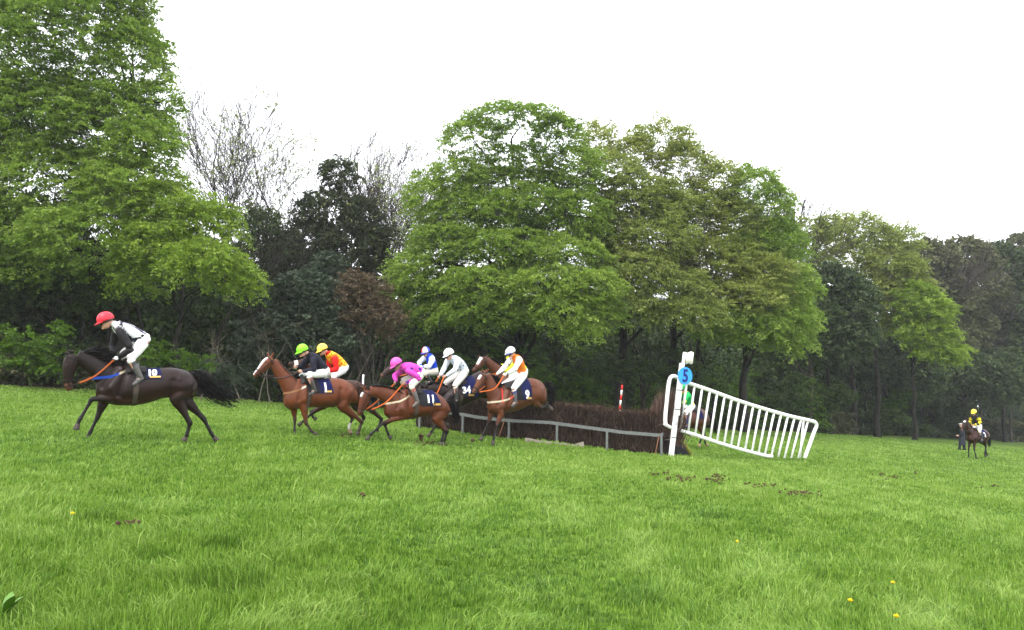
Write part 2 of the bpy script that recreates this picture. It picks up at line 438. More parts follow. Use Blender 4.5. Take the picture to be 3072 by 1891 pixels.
def tree(name, label, px, depth, spec, leaf, top_px=None, trunk_r=.3, dens=1.7, nleaf=34, ls=.10, L=1.05, width=.38, droop=.35, seed=1, bark=None,
         group=None, lean=0.0, limbs=True, cat='tree', roll=.35, jit=.55, outward=.6, inner=.45, twigs=8, back=.55, bottom=.5, trunk=True, tone_shift=None):
    rng = np.random.RandomState(seed)
    dens, nleaf, ls, L, trunk_r = dens * 5.0, int(nleaf * 1.1), ls * 1.0, L * .72, trunk_r * .78
    base = on_ground(px, depth + (4.0 if trunk_r > .12 and cat == 'tree' else .4))
    lobes = px_lobes(spec, depth)
    root = empty(name, base); tag(root, label, cat, group)
    P, D, LI = shell_points(lobes, dens, rng, inner, back, bottom)
    top = max(l[0][2] + l[3] * .5 for l in lobes); axis = np.array([base[0], base[1], 0])
    out = P - axis; out[:, 2] = 0; out /= np.linalg.norm(out, axis=1)[:, None] + 1e-6
    DD = D * (1 - outward) + out * outward; DD[:, 2] = DD[:, 2] * .45 + .05 + rng.randn(len(P)) * .18
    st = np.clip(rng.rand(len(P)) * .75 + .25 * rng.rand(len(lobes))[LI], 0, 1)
    if tone_shift is not None: st = np.clip(st + np.array(tone_shift)[LI], 0, 1)  # inner fill lobes shifted down: crown shade put into the leaf tone
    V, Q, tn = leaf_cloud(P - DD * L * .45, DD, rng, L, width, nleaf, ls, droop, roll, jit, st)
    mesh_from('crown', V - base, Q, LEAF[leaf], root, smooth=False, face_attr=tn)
    if trunk and cat == 'bush':
        mb = MB(); bk = bark or bark_dark
        for li, (c, rx, ry, rz) in enumerate(lobes):
            for q in rng.choice(np.where(LI == li)[0], 5, False):
                pp = limb_path(base + rng.randn(3) * np.array([.5, .3, 0]) - np.array([0, 0, .1]), P[q], rng, .08, 6); mb.tube(catmull(pp, 2) - base, np.linspace(trunk_r * .5, .012, 11), 5, cap=False)
        mb.build('stems', bk, root)
    elif trunk:
        mb = MB(); bk = bark or bark_beech
        cx = np.mean([l[0][:2] for l in lobes], 0); tz = base[2] + (top - base[2]) * .82
        n = 9; t = np.linspace(0, 1, n)[:, None]
        tp = np.array([base[0], base[1], base[2] - .15]) * (1 - t) + np.array([base[0] * .7 + cx[0] * .3, base[1] * .85 + cx[1] * .15, tz]) * t
        tp[1:, :2] += rng.randn(n - 1, 2) * trunk_r * .35; tp[:, 0] += lean * t[:, 0] * (tz - base[2])
        tr = trunk_r * np.interp(t[:, 0], [0, .03, .12, .5, 1], [1.5, 1.2, 1.0, .7, .15])
        tp2 = catmull(tp, 3); mb.tube(tp2 - base, np.interp(np.linspace(0, 1, len(tp2)), t[:, 0], tr), 10)
        if limbs:
            for li, (c, rx, ry, rz) in enumerate(lobes):
                hz = np.clip((c[2] - rz * .4 - base[2]) / (tz - base[2]) * .8, .12, .93)
                a = np.array([np.interp(hz, t[:, 0], tp[:, k]) for k in range(3)])
                p = limb_path(a, c + np.array([0, 0, -rz * .15]), rng)
                r0 = trunk_r * (.5 - .3 * hz); mb.tube(catmull(p, 2) - base, np.linspace(r0, r0 * .3, 11), 6)
                idx = np.where(LI == li)[0]
                for q in rng.choice(idx, min(twigs, len(idx)), False):
                    s0 = p[rng.randint(2, len(p))]; pp = limb_path(s0, P[q], rng, .05, 5)
                    mb.tube(pp - base, np.linspace(r0 * .28, .008, 5), 4, cap=False)
        mb.build('trunk', bk, root)
    return root

def bare_tree(name, label, px, depth, height, spread=.5, trunk_r=.22, seed=1, bark=None, group=None, levels=5, first=.3, lean=0, cat='tree', buds=None, thin=1.0, nchild=(2, 4)):
    rng = np.random.RandomState(seed); base = on_ground(px, depth)
    root = empty(name, base); tag(root, label, cat, group)
    mb = MB(); tw0 = []; tw1 = []; twr = []; tips = []
    def grow(p, d, r, L, lev):
        n = 4; pts = [p]; dd = d.copy()
        for i in range(n):
            dd = dd + rng.randn(3) * .11 + np.array([0, 0, .045]); dd /= np.linalg.norm(dd)
            pts.append(pts[-1] + dd * L / n)
        pts = np.array(pts); rr = np.linspace(r, r * .62, n + 1)
        if lev <= 2: mb.tube(pts, rr, 6 if lev < 2 else 5, cap=False)
        else:
            for i in range(n): tw0.append(pts[i]); tw1.append(pts[i + 1]); twr.append((rr[i], rr[i + 1]))
        if lev >= levels: tips.append(pts[-1]); return
        k = rng.randint(nchild[0], nchild[1] + 1) + (1 if lev > 1 else 0)
        for j in range(k):
            f = 1.0 if j == 0 else rng.uniform(.35, 1)
            q = pts[0] + (pts[-1] - pts[0]) * 0 if f == 0 else pts[min(n, int(round(f * n)))]
            sp = spread * (.35 if j == 0 else 1) 
            e = dd + rng.randn(3) * sp * np.array([1, 1, .7]); e[2] += .12; e /= np.linalg.norm(e)
            grow(q, e, r * (.62 if j == 0 else .46) , L * rng.uniform(.62, .9), lev + 1)
    H0 = height * first
    grow(np.array([0, 0, -.1]), np.array([lean, 0, 1.0]) / np.hypot(lean, 1), trunk_r, H0, 0)
    A = np.array(tw0); B = np.array(tw1); R = np.maximum(np.array(twr), .013) * thin
    allz = max(B[:, 2].max(), 1); sc = height / allz
    d = B - A; d /= np.linalg.norm(d, axis=1)[:, None] + 1e-9
    s = np.cross(d, rng.randn(len(d), 3)); s /= np.linalg.norm(s, axis=1)[:, None] + 1e-9; u = np.cross(d, s)
    tri = [s, -.5 * s + .866 * u, -.5 * s - .866 * u]
    VV = np.stack([A + R[:, :1] * x for x in tri] + [B + R[:, 1:] * x for x in tri], 1).reshape(-1, 3)
    b = np.arange(len(A))[:, None] * 6
    QQ = np.concatenate([b + np.array([[0, 1, 4, 3]]), b + np.array([[1, 2, 5, 4]]), b + np.array([[2, 0, 3, 5]])])
    mb.add(VV, QQ)
    for k in range(len(mb.V)): mb.V[k] = mb.V[k] * sc
    mb.build('trunk', bark or bark_dark, root)
    if buds:
        T = np.array(tips) * sc; leaf, frac, ls, nl = buds
        T = T[rng.rand(len(T)) < frac]; D = rng.randn(len(T), 3); D[:, 2] = np.abs(D[:, 2]) * .3
        V, Q, tn = leaf_cloud(T, D, rng, .8, .5, nl, ls, .2, 1, 1)
        mesh_from('crown', V, Q, LEAF[leaf], root, smooth=False, face_attr=tn)
    return root

# ---- the wood, from left to right
def build_wood():
    # left: two big beeches leaning out of the frame
    tree('beech_tree', 'tallest bright green beech cut off by the upper left corner of the photo', 361, 33,
         [(250, 90, 230, 170), (40, 120, 200, 190), (390, 190, 120, 130), (90, 360, 210, 150), (330, 380, 190, 130), (430, 440, 110, 90, -1), (160, 560, 230, 130), (400, 560, 150, 90, -1), (30, 690, 170, 110), (260, 700, 190, 100, -1.5), (200, -150, 300, 180), (-150, 300, 200, 260), (-180, 650, 200, 150), (480, 300, 70, 60), (340, 20, 110, 110), (100, 800, 160, 60, 0), (200, 450, 260, 200, 3), (380, 650, 180, 120, 2)],
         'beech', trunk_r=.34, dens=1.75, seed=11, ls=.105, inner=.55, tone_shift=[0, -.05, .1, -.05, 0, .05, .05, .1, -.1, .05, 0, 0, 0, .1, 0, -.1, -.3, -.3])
    tree('beech_tree', 'low spreading beech with bright drooping branches above the red capped rider', 507, 32,
         [(590, 690, 140, 90), (690, 820, 95, 60, -1), (520, 620, 120, 80), (610, 780, 120, 70, -1.5), (480, 730, 130, 80, -.5), (640, 640, 80, 50), (430, 820, 100, 60), (735, 865, 45, 30, -1)],
         'beech_bright', trunk_r=.2, dens=2.0, seed=12, ls=.10, droop=.5)
    tree('beech_tree', 'shaded beech filling the left edge below the tallest beech', 40, 35,
         [(60, 820, 170, 80), (220, 860, 150, 70), (-60, 930, 160, 80), (340, 840, 120, 50)], 'under', trunk_r=.22, dens=1.6, seed=13, ls=.12)
    # bare and ivy trees between the two groups of beeches
    bare_tree('bare_tree', 'tall bare tree standing out against the sky right of the left beeches', 650, 44, 21.5, .42, .26, seed=4, levels=6, first=.42, bark=bark_pale, buds=None, nchild=(2, 3))
    bare_tree('bare_tree', 'slender bare tree behind the right side of the left beeches', 745, 47, 15.2, .45, .16, seed=8, levels=6, first=.34, bark=bark_pale, nchild=(2, 3))
    bare_tree('budding_tree', 'pale tree coming into leaf left of the dark ivy clad conifer', 890, 47, 18.6, .5, .19, seed=15, levels=6, first=.33, bark=bark_pale, buds=('fresh', .6, .12, 9), nchild=(2, 3))
    bare_tree('bare_tree', 'thin bare tree behind the top of the dark ivy clad conifer', 1075, 52, 19.0, .38, .17, seed=22, levels=6, first=.42, bark=bark_pale, nchild=(2, 3))
    bare_tree('bare_tree', 'bare many stemmed tree against the sky left of the big beech top', 1205, 52, 21.3, .5, .25, seed=31, levels=6, first=.33, bark=bark_pale, nchild=(2, 4))
    bare_tree('budding_tree', 'bare tree with a few pale leaves tucked behind the left flank of the big beech', 1285, 50, 20.6, .45, .22, seed=37, levels=6, first=.35, bark=bark_pale, buds=('fresh', .12, .1, 6), nchild=(2, 3))
    tree('ivy_clad_tree', 'dark ivy clad conifer in the gap between the beeches', 1010, 46,
         [(1020, 520, 60, 50), (985, 640, 100, 80), (940, 740, 110, 90), (1040, 760, 120, 110), (1080, 640, 60, 60), (1120, 740, 55, 80), (1000, 860, 150, 80), (1130, 830, 60, 60)],
         'conifer', trunk_r=.3, dens=1.5, nleaf=40, ls=.13, L=.9, droop=.6, seed=41, bark=bark_dark, roll=.8, jit=1)
    tree('budding_tree', 'airy pale green tree just coming into leaf left of the dark conifer', 890, 48, [(830, 490, 60, 50), (930, 480, 60, 60), (870, 560, 80, 60), (800, 600, 60, 60), (910, 640, 70, 60)], 'fresh', trunk_r=.18, dens=.22, nleaf=18, ls=.10, L=1.0, seed=46, bark=bark_pale, outward=.3, droop=0)
    tree('ivy_clad_tree', 'olive brown mossy tree filling the gap right of the low spreading beech', 740, 46, [(730, 640, 60, 60), (800, 700, 70, 80), (720, 760, 70, 70), (840, 800, 60, 60), (770, 850, 80, 50)], 'olive', trunk_r=.2, dens=.8, nleaf=24, ls=.11, seed=47, bark=bark_pale, roll=.8, jit=1, tone_shift=[-.5] * 5)
    tree('budding_tree', 'sparse pale green tree between the dark conifer and the big domed beech', 1215, 47, [(1200, 560, 50, 60), (1230, 640, 50, 60), (1180, 700, 50, 60), (1240, 740, 50, 50)], 'fresh', trunk_r=.14, dens=.35, nleaf=20, ls=.10, seed=48, bark=bark_pale, outward=.3, droop=0)
    tree('ivy_clad_tree', 'dark ivy clad trunk close to the left flank of the big domed beech', 1190, 49, [(1190, 760, 60, 80), (1150, 850, 60, 70), (1230, 850, 60, 60)], 'ivy', trunk_r=.2, dens=1.0, nleaf=28, ls=.12, seed=49, bark=bark_pale, roll=.8, jit=1)
    tree('ivy_clad_tree', 'olive leaved tree filling the dip right of the beech row', 2430, 60, [(2440, 690, 60, 50), (2490, 680, 50, 50), (2400, 760, 60, 70), (2460, 830, 70, 60), (2420, 900, 70, 70)], 'olive', trunk_r=.25, dens=1.0, nleaf=26, ls=.14, seed=50, bark=bark_dark, tone_shift=[-.1, 0, -.3, -.3, -.4])
    tree('ivy_clad_tree', 'mossy ivy clad trunk with thin crown left of the dark conifer', 800, 45,
         [(800, 690, 60, 70), (770, 790, 70, 90), (860, 780, 60, 80), (810, 880, 80, 60)], 'ivy', trunk_r=.2, dens=1.6, nleaf=30, ls=.13, seed=42, bark=bark_pale, roll=.8, jit=1, tone_shift=[.4, .35, .3, .2])
    tree('holly_bush', 'large grey green bush below the dark conifer', 880, 38.5,
         [(820, 900, 80, 60), (910, 870, 90, 60), (960, 930, 90, 70), (860, 990, 120, 80), (970, 1020, 110, 80), (790, 1030, 90, 80)],
         'holly', trunk_r=.1, dens=2.6, nleaf=30, ls=.12, L=.7, seed=43, roll=.7, jit=.8, cat='bush', droop=.1)
    tree('holly_bush', 'small grey green bush in front of the conifer foot', 985, 40, [(985, 790, 50, 36), (960, 830, 70, 40), (1010, 850, 60, 40)], 'holly', trunk_r=.06, dens=2.4, nleaf=28, ls=.12, L=.6, seed=44, roll=.7, jit=.8, cat='bush', droop=.1)
    tree('brown_shrub', 'reddish brown leafless shrub right of the grey green bush', 1100, 38.5, [(1080, 860, 56, 40), (1130, 890, 46, 46), (1055, 905, 46, 40), (1110, 950, 80, 50), (1160, 960, 50, 60)], 'twig', trunk_r=.07, dens=2.6, nleaf=26, ls=.10, L=.8, width=.3, seed=45, roll=1.0, jit=1, cat='bush', droop=-.1, bark=bark_pale)
    # the big central beech
    tree('beech_tree', 'big domed beech rising behind the fallers at the middle of the photo', 1560, 42,
         [(1540, 350, 150, 40), (1420, 410, 90, 60), (1680, 400, 80, 55), (1560, 480, 120, 50, 1), (1380, 520, 90, 60), (1740, 500, 70, 70), (1280, 600, 70, 80), (1420, 640, 150, 70), (1600, 610, 150, 60), (1740, 640, 90, 80), (1330, 720, 100, 60, -1), (1500, 740, 170, 60, -1), (1690, 760, 140, 60, -1),
          (1235, 790, 75, 40, -1.5), (1300, 860, 110, 50, -1), (1450, 850, 150, 60, -2), (1640, 850, 150, 60, -2), (1760, 850, 110, 60, -2), (1300, 940, 110, 36, -1.5), (1450, 930, 140, 50, -2), (1690, 930, 120, 60, -2.5), (1740, 985, 60, 36, -2.5), (1800, 930, 70, 60, -1.5), (1560, 560, 220, 60, 2), (1450, 720, 220, 120, 3), (1680, 760, 200, 130, 3), (1500, 900, 260, 80, 2), (1220, 830, 60, 40, -2), (1190, 880, 50, 24, -2)],
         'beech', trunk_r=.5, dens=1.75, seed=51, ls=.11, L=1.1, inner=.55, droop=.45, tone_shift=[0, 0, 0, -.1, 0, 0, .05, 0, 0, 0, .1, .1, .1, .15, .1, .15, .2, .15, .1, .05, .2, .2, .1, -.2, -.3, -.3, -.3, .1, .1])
    tree('beech_tree', 'olive green beech right of the big domed beech above the fence', 1860, 44,
         [(1830, 520, 90, 80), (1900, 600, 120, 90), (1830, 700, 120, 80), (1960, 720, 130, 80, -1), (1900, 810, 140, 70, -1.5), (2010, 860, 130, 60, -1.5), (1880, 920, 110, 60, -2), (2060, 940, 120, 50, -2), (1990, 620, 90, 80), (1900, 680, 160, 130, 3), (1960, 850, 180, 110, 3)],
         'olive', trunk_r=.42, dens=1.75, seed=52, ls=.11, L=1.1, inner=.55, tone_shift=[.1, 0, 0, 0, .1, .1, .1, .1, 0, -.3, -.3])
    tree('beech_tree', 'bronze tinted beech with an upright feathery top right of the olive one', 2010, 46,
         [(1790, 430, 60, 60), (1980, 430, 100, 60), (2050, 500, 90, 70), (1900, 470, 80, 60), (2150, 560, 80, 80), (2080, 640, 110, 90), (2200, 680, 90, 80), (2150, 790, 130, 80, -1), (2290, 830, 100, 70, -1.5), (2230, 900, 130, 60, -2), (2130, 700, 140, 120, 3), (2180, 860, 170, 110, 3)],
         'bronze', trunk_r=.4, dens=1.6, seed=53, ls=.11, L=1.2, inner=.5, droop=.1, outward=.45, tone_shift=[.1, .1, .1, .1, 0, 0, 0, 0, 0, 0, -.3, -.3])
    tree('beech_tree', 'green beech with drooping skirt at the right end of the beech row', 2230, 46,
         [(2260, 560, 80, 70), (2310, 620, 70, 70), (2330, 720, 80, 80), (2250, 740, 90, 70), (2380, 850, 70, 70, -1), (2350, 950, 90, 60, -1.5), (2260, 980, 120, 50, -2), (2410, 960, 50, 50, -1), (2160, 960, 110, 60, -2), (2370, 1025, 80, 40, -1.5), (2300, 760, 110, 120, 3), (2300, 900, 130, 90, 3)],
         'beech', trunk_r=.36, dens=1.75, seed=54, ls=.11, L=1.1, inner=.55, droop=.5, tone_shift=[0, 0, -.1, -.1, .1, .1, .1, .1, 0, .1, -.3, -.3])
    bare_tree('bare_tree', 'bare tree showing above the gap right of the beech row', 2425, 60, 20.5, .5, .34, seed=61, levels=6, first=.36, lean=.10, bark=bark_pale, buds=('fresh', .15, .14, 6), nchild=(2, 3), thin=2.2)
    # right hand side, farther off
    tree('budding_tree', 'yellowish budding tree right of the bare tree', 2560, 64, [(2500, 720, 70, 50), (2570, 700, 80, 50), (2640, 730, 70, 50), (2540, 790, 110, 60), (2660, 800, 90, 60), (2700, 730, 60, 50)], 'olive', trunk_r=.3, dens=1.1, nleaf=26, ls=.16, L=1.5, seed=62, droop=0, outward=.4, tone_shift=[.2] * 6)
    tree('ivy_clad_tree', 'round dark ivy mass left of the bright green tree', 2490, 58, [(2500, 850, 80, 60), (2470, 930, 80, 80), (2560, 900, 70, 80), (2520, 1010, 110, 70)], 'ivy', trunk_r=.3, dens=1.7, nleaf=36, ls=.17, seed=63, roll=.8, jit=1, bark=bark_dark)
    tree('oak_tree', 'bronze green oak between the dark ivy mass and the bright green tree', 2630, 62, [(2620, 880, 70, 60), (2680, 850, 60, 60), (2600, 960, 60, 50), (2660, 940, 80, 60), (2740, 860, 60, 50), (2690, 800, 80, 40)], 'bronze', trunk_r=.3, dens=1.3, nleaf=28, ls=.16, seed=64, L=1.3, tone_shift=[-.25] * 6)
    tree('beech_tree', 'isolated bright green beech on the right standing before the dark wood', 2740, 60, [(2760, 880, 60, 36), (2790, 930, 70, 50, -1), (2780, 1000, 90, 40, -1), (2820, 1050, 80, 26, -1.5), (2735, 930, 50, 50), (2850, 1065, 40, 18, -1.5)], 'beech_bright', trunk_r=.22, dens=1.9, nleaf=34, ls=.15, L=1.3, seed=65, droop=.4)
    for k, (px, d, top, sp, lab) in enumerate([(2760, 82, 700, .5, 'greyish bare treetop above the bright green beech'), (2830, 84, 715, .5, 'bare treetop second from the bright green beech on the skyline'), (2935, 88, 690, .5, 'tall thin bare tree on the skyline above the distant rider'), (3030, 92, 735, .5, 'bare tree on the skyline at the right edge')]):
        b = on_ground(px, d); H = at_depth(px, top, d)[2] - b[2]
        bare_tree('bare_tree', lab, px, d, H, .55, .22, seed=70 + k, levels=6, first=.42, bark=bark_pale, thin=2.6, nchild=(2, 4))
    R = [(2790, 78, [(2790, 775, 80, 60), (2760, 870, 80, 70), (2850, 900, 80, 80), (2820, 1000, 100, 80)], 'grey', 'grey brown ivy draped tree behind the bright green beech'),
         (2900, 80, [(2900, 770, 80, 60), (2930, 870, 80, 80), (2880, 980, 90, 80)], 'grey', 'grey brown ivy draped tree above the distant rider'),
         (3010, 84, [(3010, 800, 80, 70), (2980, 920, 90, 70), (3050, 960, 80, 90), (3000, 1030, 90, 70)], 'ivy', 'dark ivy draped tree at the right edge of the wood'),
         (3110, 86, [(3090, 770, 80, 70), (3110, 900, 80, 90), (3080, 1010, 90, 80)], 'grey', 'grey brown tree cut by the right edge of the photo'),
         (2660, 72, [(2650, 1040, 90, 70), (2580, 1090, 90, 60), (2730, 1100, 90, 70)], 'ivy', 'low dark ivy mass under the bronze green oak'),
         (2900, 78, [(2880, 1100, 110, 70), (2990, 1130, 110, 80), (2780, 1150, 90, 70)], 'ivy', 'low dark ivy mass beyond the distant rider')]
    for k, (px, d, sp, lf, lab) in enumerate(R):
        tree('ivy_clad_tree', lab, px, d, sp, lf, trunk_r=.25, dens=1.2, nleaf=34, ls=.23, L=1.5, seed=80 + k, roll=.8, jit=1, bark=bark_dark, droop=.3)
    # bright saplings at the foot of the wood
    for k, (px, d, sp, lf, lab) in enumerate([
         (60, 30.6, [(30, 1010, 80, 40), (110, 1030, 80, 40), (60, 1070, 90, 36), (190, 980, 40, 26)], 'sapling', 'bright young beech at the left edge of the wood'),
         (180, 30.9, [(150, 1110, 60, 30), (130, 1060, 50, 26), (200, 1060, 40, 20)], 'sapling', 'small bright sapling in front of the dark wood behind the horse head'),
         (480, 32.6, [(470, 1050, 60, 36), (530, 1080, 70, 34), (440, 1080, 40, 30), (600, 1090, 50, 26)], 'sapling', 'low bright sapling behind the red capped rider'),
         (690, 35, [(640, 1110, 50, 28), (700, 1120, 60, 30)], 'holly', 'small pale leaved shrub behind the leading horse tail'),
         (1810, 47, [(1800, 1090, 90, 40), (1900, 1110, 90, 40), (1700, 1130, 80, 36)], 'under', 'shaded sapling behind the striped pole'),
         (2010, 49, [(2000, 1080, 80, 50), (2060, 1130, 70, 50)], 'under', 'shaded sapling behind the fence wing post'),
         (2380, 57, [(2390, 1160, 40, 50), (2350, 1210, 50, 40)], 'under', 'dull green sapling beyond the low end of the wing'),
         (2680, 74, [(2670, 1215, 44, 24), (2700, 1180, 36, 22), (2650, 1245, 30, 18)], 'sapling', 'bright green sapling at the foot of the far wood'),
         (2840, 84, [(2830, 1255, 30, 20), (2810, 1275, 26, 14)], 'sapling', 'tiny bright sapling left of the distant rider')]):
        tree('sapling', lab, px, d, sp, lf, trunk_r=.035, dens=1.3, nleaf=26, ls=.11 if d < 60 else .15, L=.7, seed=100 + k, cat='sapling', bark=bark_dark, twigs=3, outward=.7)
build_wood()
def build_shaded_saplings():
    for k, (px, lab) in enumerate([(1290, 'shaded young beech behind the white capped rider'), (1420, 'shaded young beech left of the landing horse head'), (1590, 'shaded young beech behind the orange rider back'), (1690, 'shaded young beech left of the striped pole'), (1790, 'second shaded young beech left of the striped pole top'), (1960, 'shaded young beech behind the birch end of the fence'), (2130, 'shaded young beech above the wing pickets'), (2260, 'shaded young beech above the middle of the wing'), (2420, 'shaded young beech beyond the low end of the wing')]):
        d = float(edge(px)) + .6; r = 1160 + 3870 / d + .082 * (px - 1536)
        rr = np.random.RandomState(600 + k); h = 190 * 45 / d
        sp = [(px + rr.uniform(-50, 50), r - h * f, 70 * 45 / d * g, h * .2) for f, g in ((.25, 1.1), (.5, 1.0), (.75, .9), (1.0, .7), (.6, .8))]
        tree('beech_sapling', lab, px, d, sp, 'sapling', trunk_r=.05, dens=.55, nleaf=26, ls=.10, L=.9, seed=600 + k, cat='sapling', bark=bark_dark, twigs=4, outward=.6, droop=.4)
build_shaded_saplings()
def build_pale_stems():
    lt = principled('bark_light', (.17, .145, .11), .9, .1, .3, 6)
    for k, (px, d, h, ln, lab) in enumerate([(775, 36.2, 5.2, .25, 'crooked pale stem behind the chestnut horse ears'), (812, 36.6, 4.4, -.2, 'thin pale stem above the green capped rider'), (905, 37.4, 5.0, .1, 'forked pale stem behind the yellow capped rider'), (1015, 38.2, 4.0, .35, 'leaning pale stem among the dark bushes left of the pink cap'), (1140, 39.6, 4.2, -.1, 'pale twisted shrub behind the blue capped rider'), (1075, 39.0, 3.4, -.4, 'low pale twisted shrub below the reddish brown shrub'), (600, 33.4, 3.2, .3, 'pale bent stem right of the red capped rider'), (720, 35.2, 3.6, -.35, 'pale stem leaning left before the grey green bush')]):
        bare_tree('shrub_stem', lab, px, d, h, .7, .045, seed=400 + k, bark=lt, levels=4, first=.42, lean=ln, cat='shrub', nchild=(1, 2), thin=1.0)
build_pale_stems()

# ---- undergrowth bushes along the edge and shaded trunks inside the wood
def build_undergrowth():
    rng = np.random.RandomState(77)
    names = ['dark bramble bush at the wood edge']
    k = 0
    for px in np.arange(-120, 3160, 88):
        d = float(edge(px)) + 1.6 + rng.rand() * 1.4
        row = 1160 + 3870 / d + .082 * (px - 1536)
        h = rng.uniform(.8, 2.0) * F_PX / d
        sp = [(px + rng.uniform(-40, 40), row - h * .35, 58, h * .4), (px + rng.uniform(-30, 30), row - h * .8, 44, h * .32)]
        lf = ['under', 'ivy', 'holly', 'under', 'grey'][rng.randint(5)] if px < 1150 else (['under', 'under', 'under', 'ivy'] if px < 2300 else ['under', 'ivy', 'ivy', 'grey'])[rng.randint(4)]
        if px > 1150: sp.append((px + rng.uniform(-60, 60), row - h * 1.25, 64, h * .42))
        if px > 2300: sp.append((px + rng.uniform(-60, 60), row - h * 1.9, 70, h * .5))
        tree('bramble_bush', 'dark bramble bush among the row along the foot of the wood', px, d, sp, lf, trunk=False, dens=1.7, nleaf=26, ls=.13 * max(1, d / 50), L=.75, seed=200 + k, group='bramble bushes along the wood edge', cat='bush', roll=.9, jit=1); k += 1
    k = 0
    for px, d, r in [(185, 34, .12), (210, 36, .10), (290, 35, .17), (430, 37, .13), (600, 36, .12), (690, 39, .10), (900, 42, .12), (1250, 46, .14), (1330, 45, .12), (1640, 47, .12), (1700, 50, .13), (1935, 48, .22), (2085, 50, .2), (2130, 52, .13), (1480, 46, .1), (2440, 63, .2), (2600, 70, .2)]:
        bare_tree('woodland_tree', 'thin shaded trunk standing inside the dark wood', px, d, rng.uniform(9, 12), .4, r, seed=300 + k, group='shaded trunks inside the wood', levels=4, first=.5, bark=bark_dark, nchild=(2, 3)); k += 1
    # the depth of the wood, one dark leafy mass nobody could count
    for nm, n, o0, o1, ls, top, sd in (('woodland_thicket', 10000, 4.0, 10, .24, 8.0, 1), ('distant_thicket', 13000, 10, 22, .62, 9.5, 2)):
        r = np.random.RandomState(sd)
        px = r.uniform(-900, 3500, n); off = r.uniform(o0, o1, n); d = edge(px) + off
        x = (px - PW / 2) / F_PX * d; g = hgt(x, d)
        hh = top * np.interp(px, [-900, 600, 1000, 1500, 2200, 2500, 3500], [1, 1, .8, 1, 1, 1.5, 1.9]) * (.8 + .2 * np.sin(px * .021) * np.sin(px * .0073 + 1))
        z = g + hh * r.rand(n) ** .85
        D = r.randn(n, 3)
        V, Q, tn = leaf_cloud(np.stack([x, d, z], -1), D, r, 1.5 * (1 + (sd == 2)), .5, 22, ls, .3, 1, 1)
        tag(mesh_from(nm, V, Q, LEAF['under'], smooth=False, face_attr=tn * (.7 if sd == 1 else .4)), 'deep shaded undergrowth inside the wood', 'undergrowth', kind='stuff')  # leaf tones scaled down, more in the deeper layer, as painted shade
build_undergrowth()

# ================================================================== THE FENCE, ITS WING AND THE SMALL THINGS ON THE TRACK
white_paint = principled('white_paint', (.78, .78, .765), .42, .35, .13, 7)
steel = principled('galvanised_steel', (.12, .128, .125), .5, .4, .22, 14)
rust = principled('rusty_iron', (.16, .075, .04), .85, .2, .4, 25)

def strands(mb, P, D, Ln, w, rng, bend=.15, cols=None):
    """thin flat sticks: two-segment blades"""
    n = len(P); D = D / np.linalg.norm(D, axis=1)[:, None]
    S = np.cross(D, rng.randn(n, 3)); S /= np.linalg.norm(S, axis=1)[:, None] + 1e-9
    B = rng.randn(n, 3) * bend
    m = P + D * (Ln * .5)[:, None] + B * (Ln * .25)[:, None]; e = P + D * Ln[:, None] + B * (Ln * .6)[:, None]
    W_ = (w if np.ndim(w) else np.full(n, w))[:, None]
    V = np.stack([P - S * W_, P + S * W_, m - S * W_ * .8, m + S * W_ * .8, e], 1).reshape(-1, 3)
    b = np.arange(n)[:, None] * 5
    mb.add(V, b + np.array([[0, 1, 3, 2]]), b + np.array([[2, 3, 4]]), None if cols is None else np.repeat(cols, 5, 0))

FR = ground_pt(1988, 1366); _fl = at_depth(1240, 1290, 26.4)
FDIR = np.array([_fl[0] - FR[0], _fl[1] - FR[1], 0]); FLEN = np.linalg.norm(FDIR); FDIR /= FLEN
FNRM = np.array([FDIR[1], -FDIR[0], 0])                # towards the take-off side, away from the camera
if FNRM[1] < 0: FNRM = -FNRM

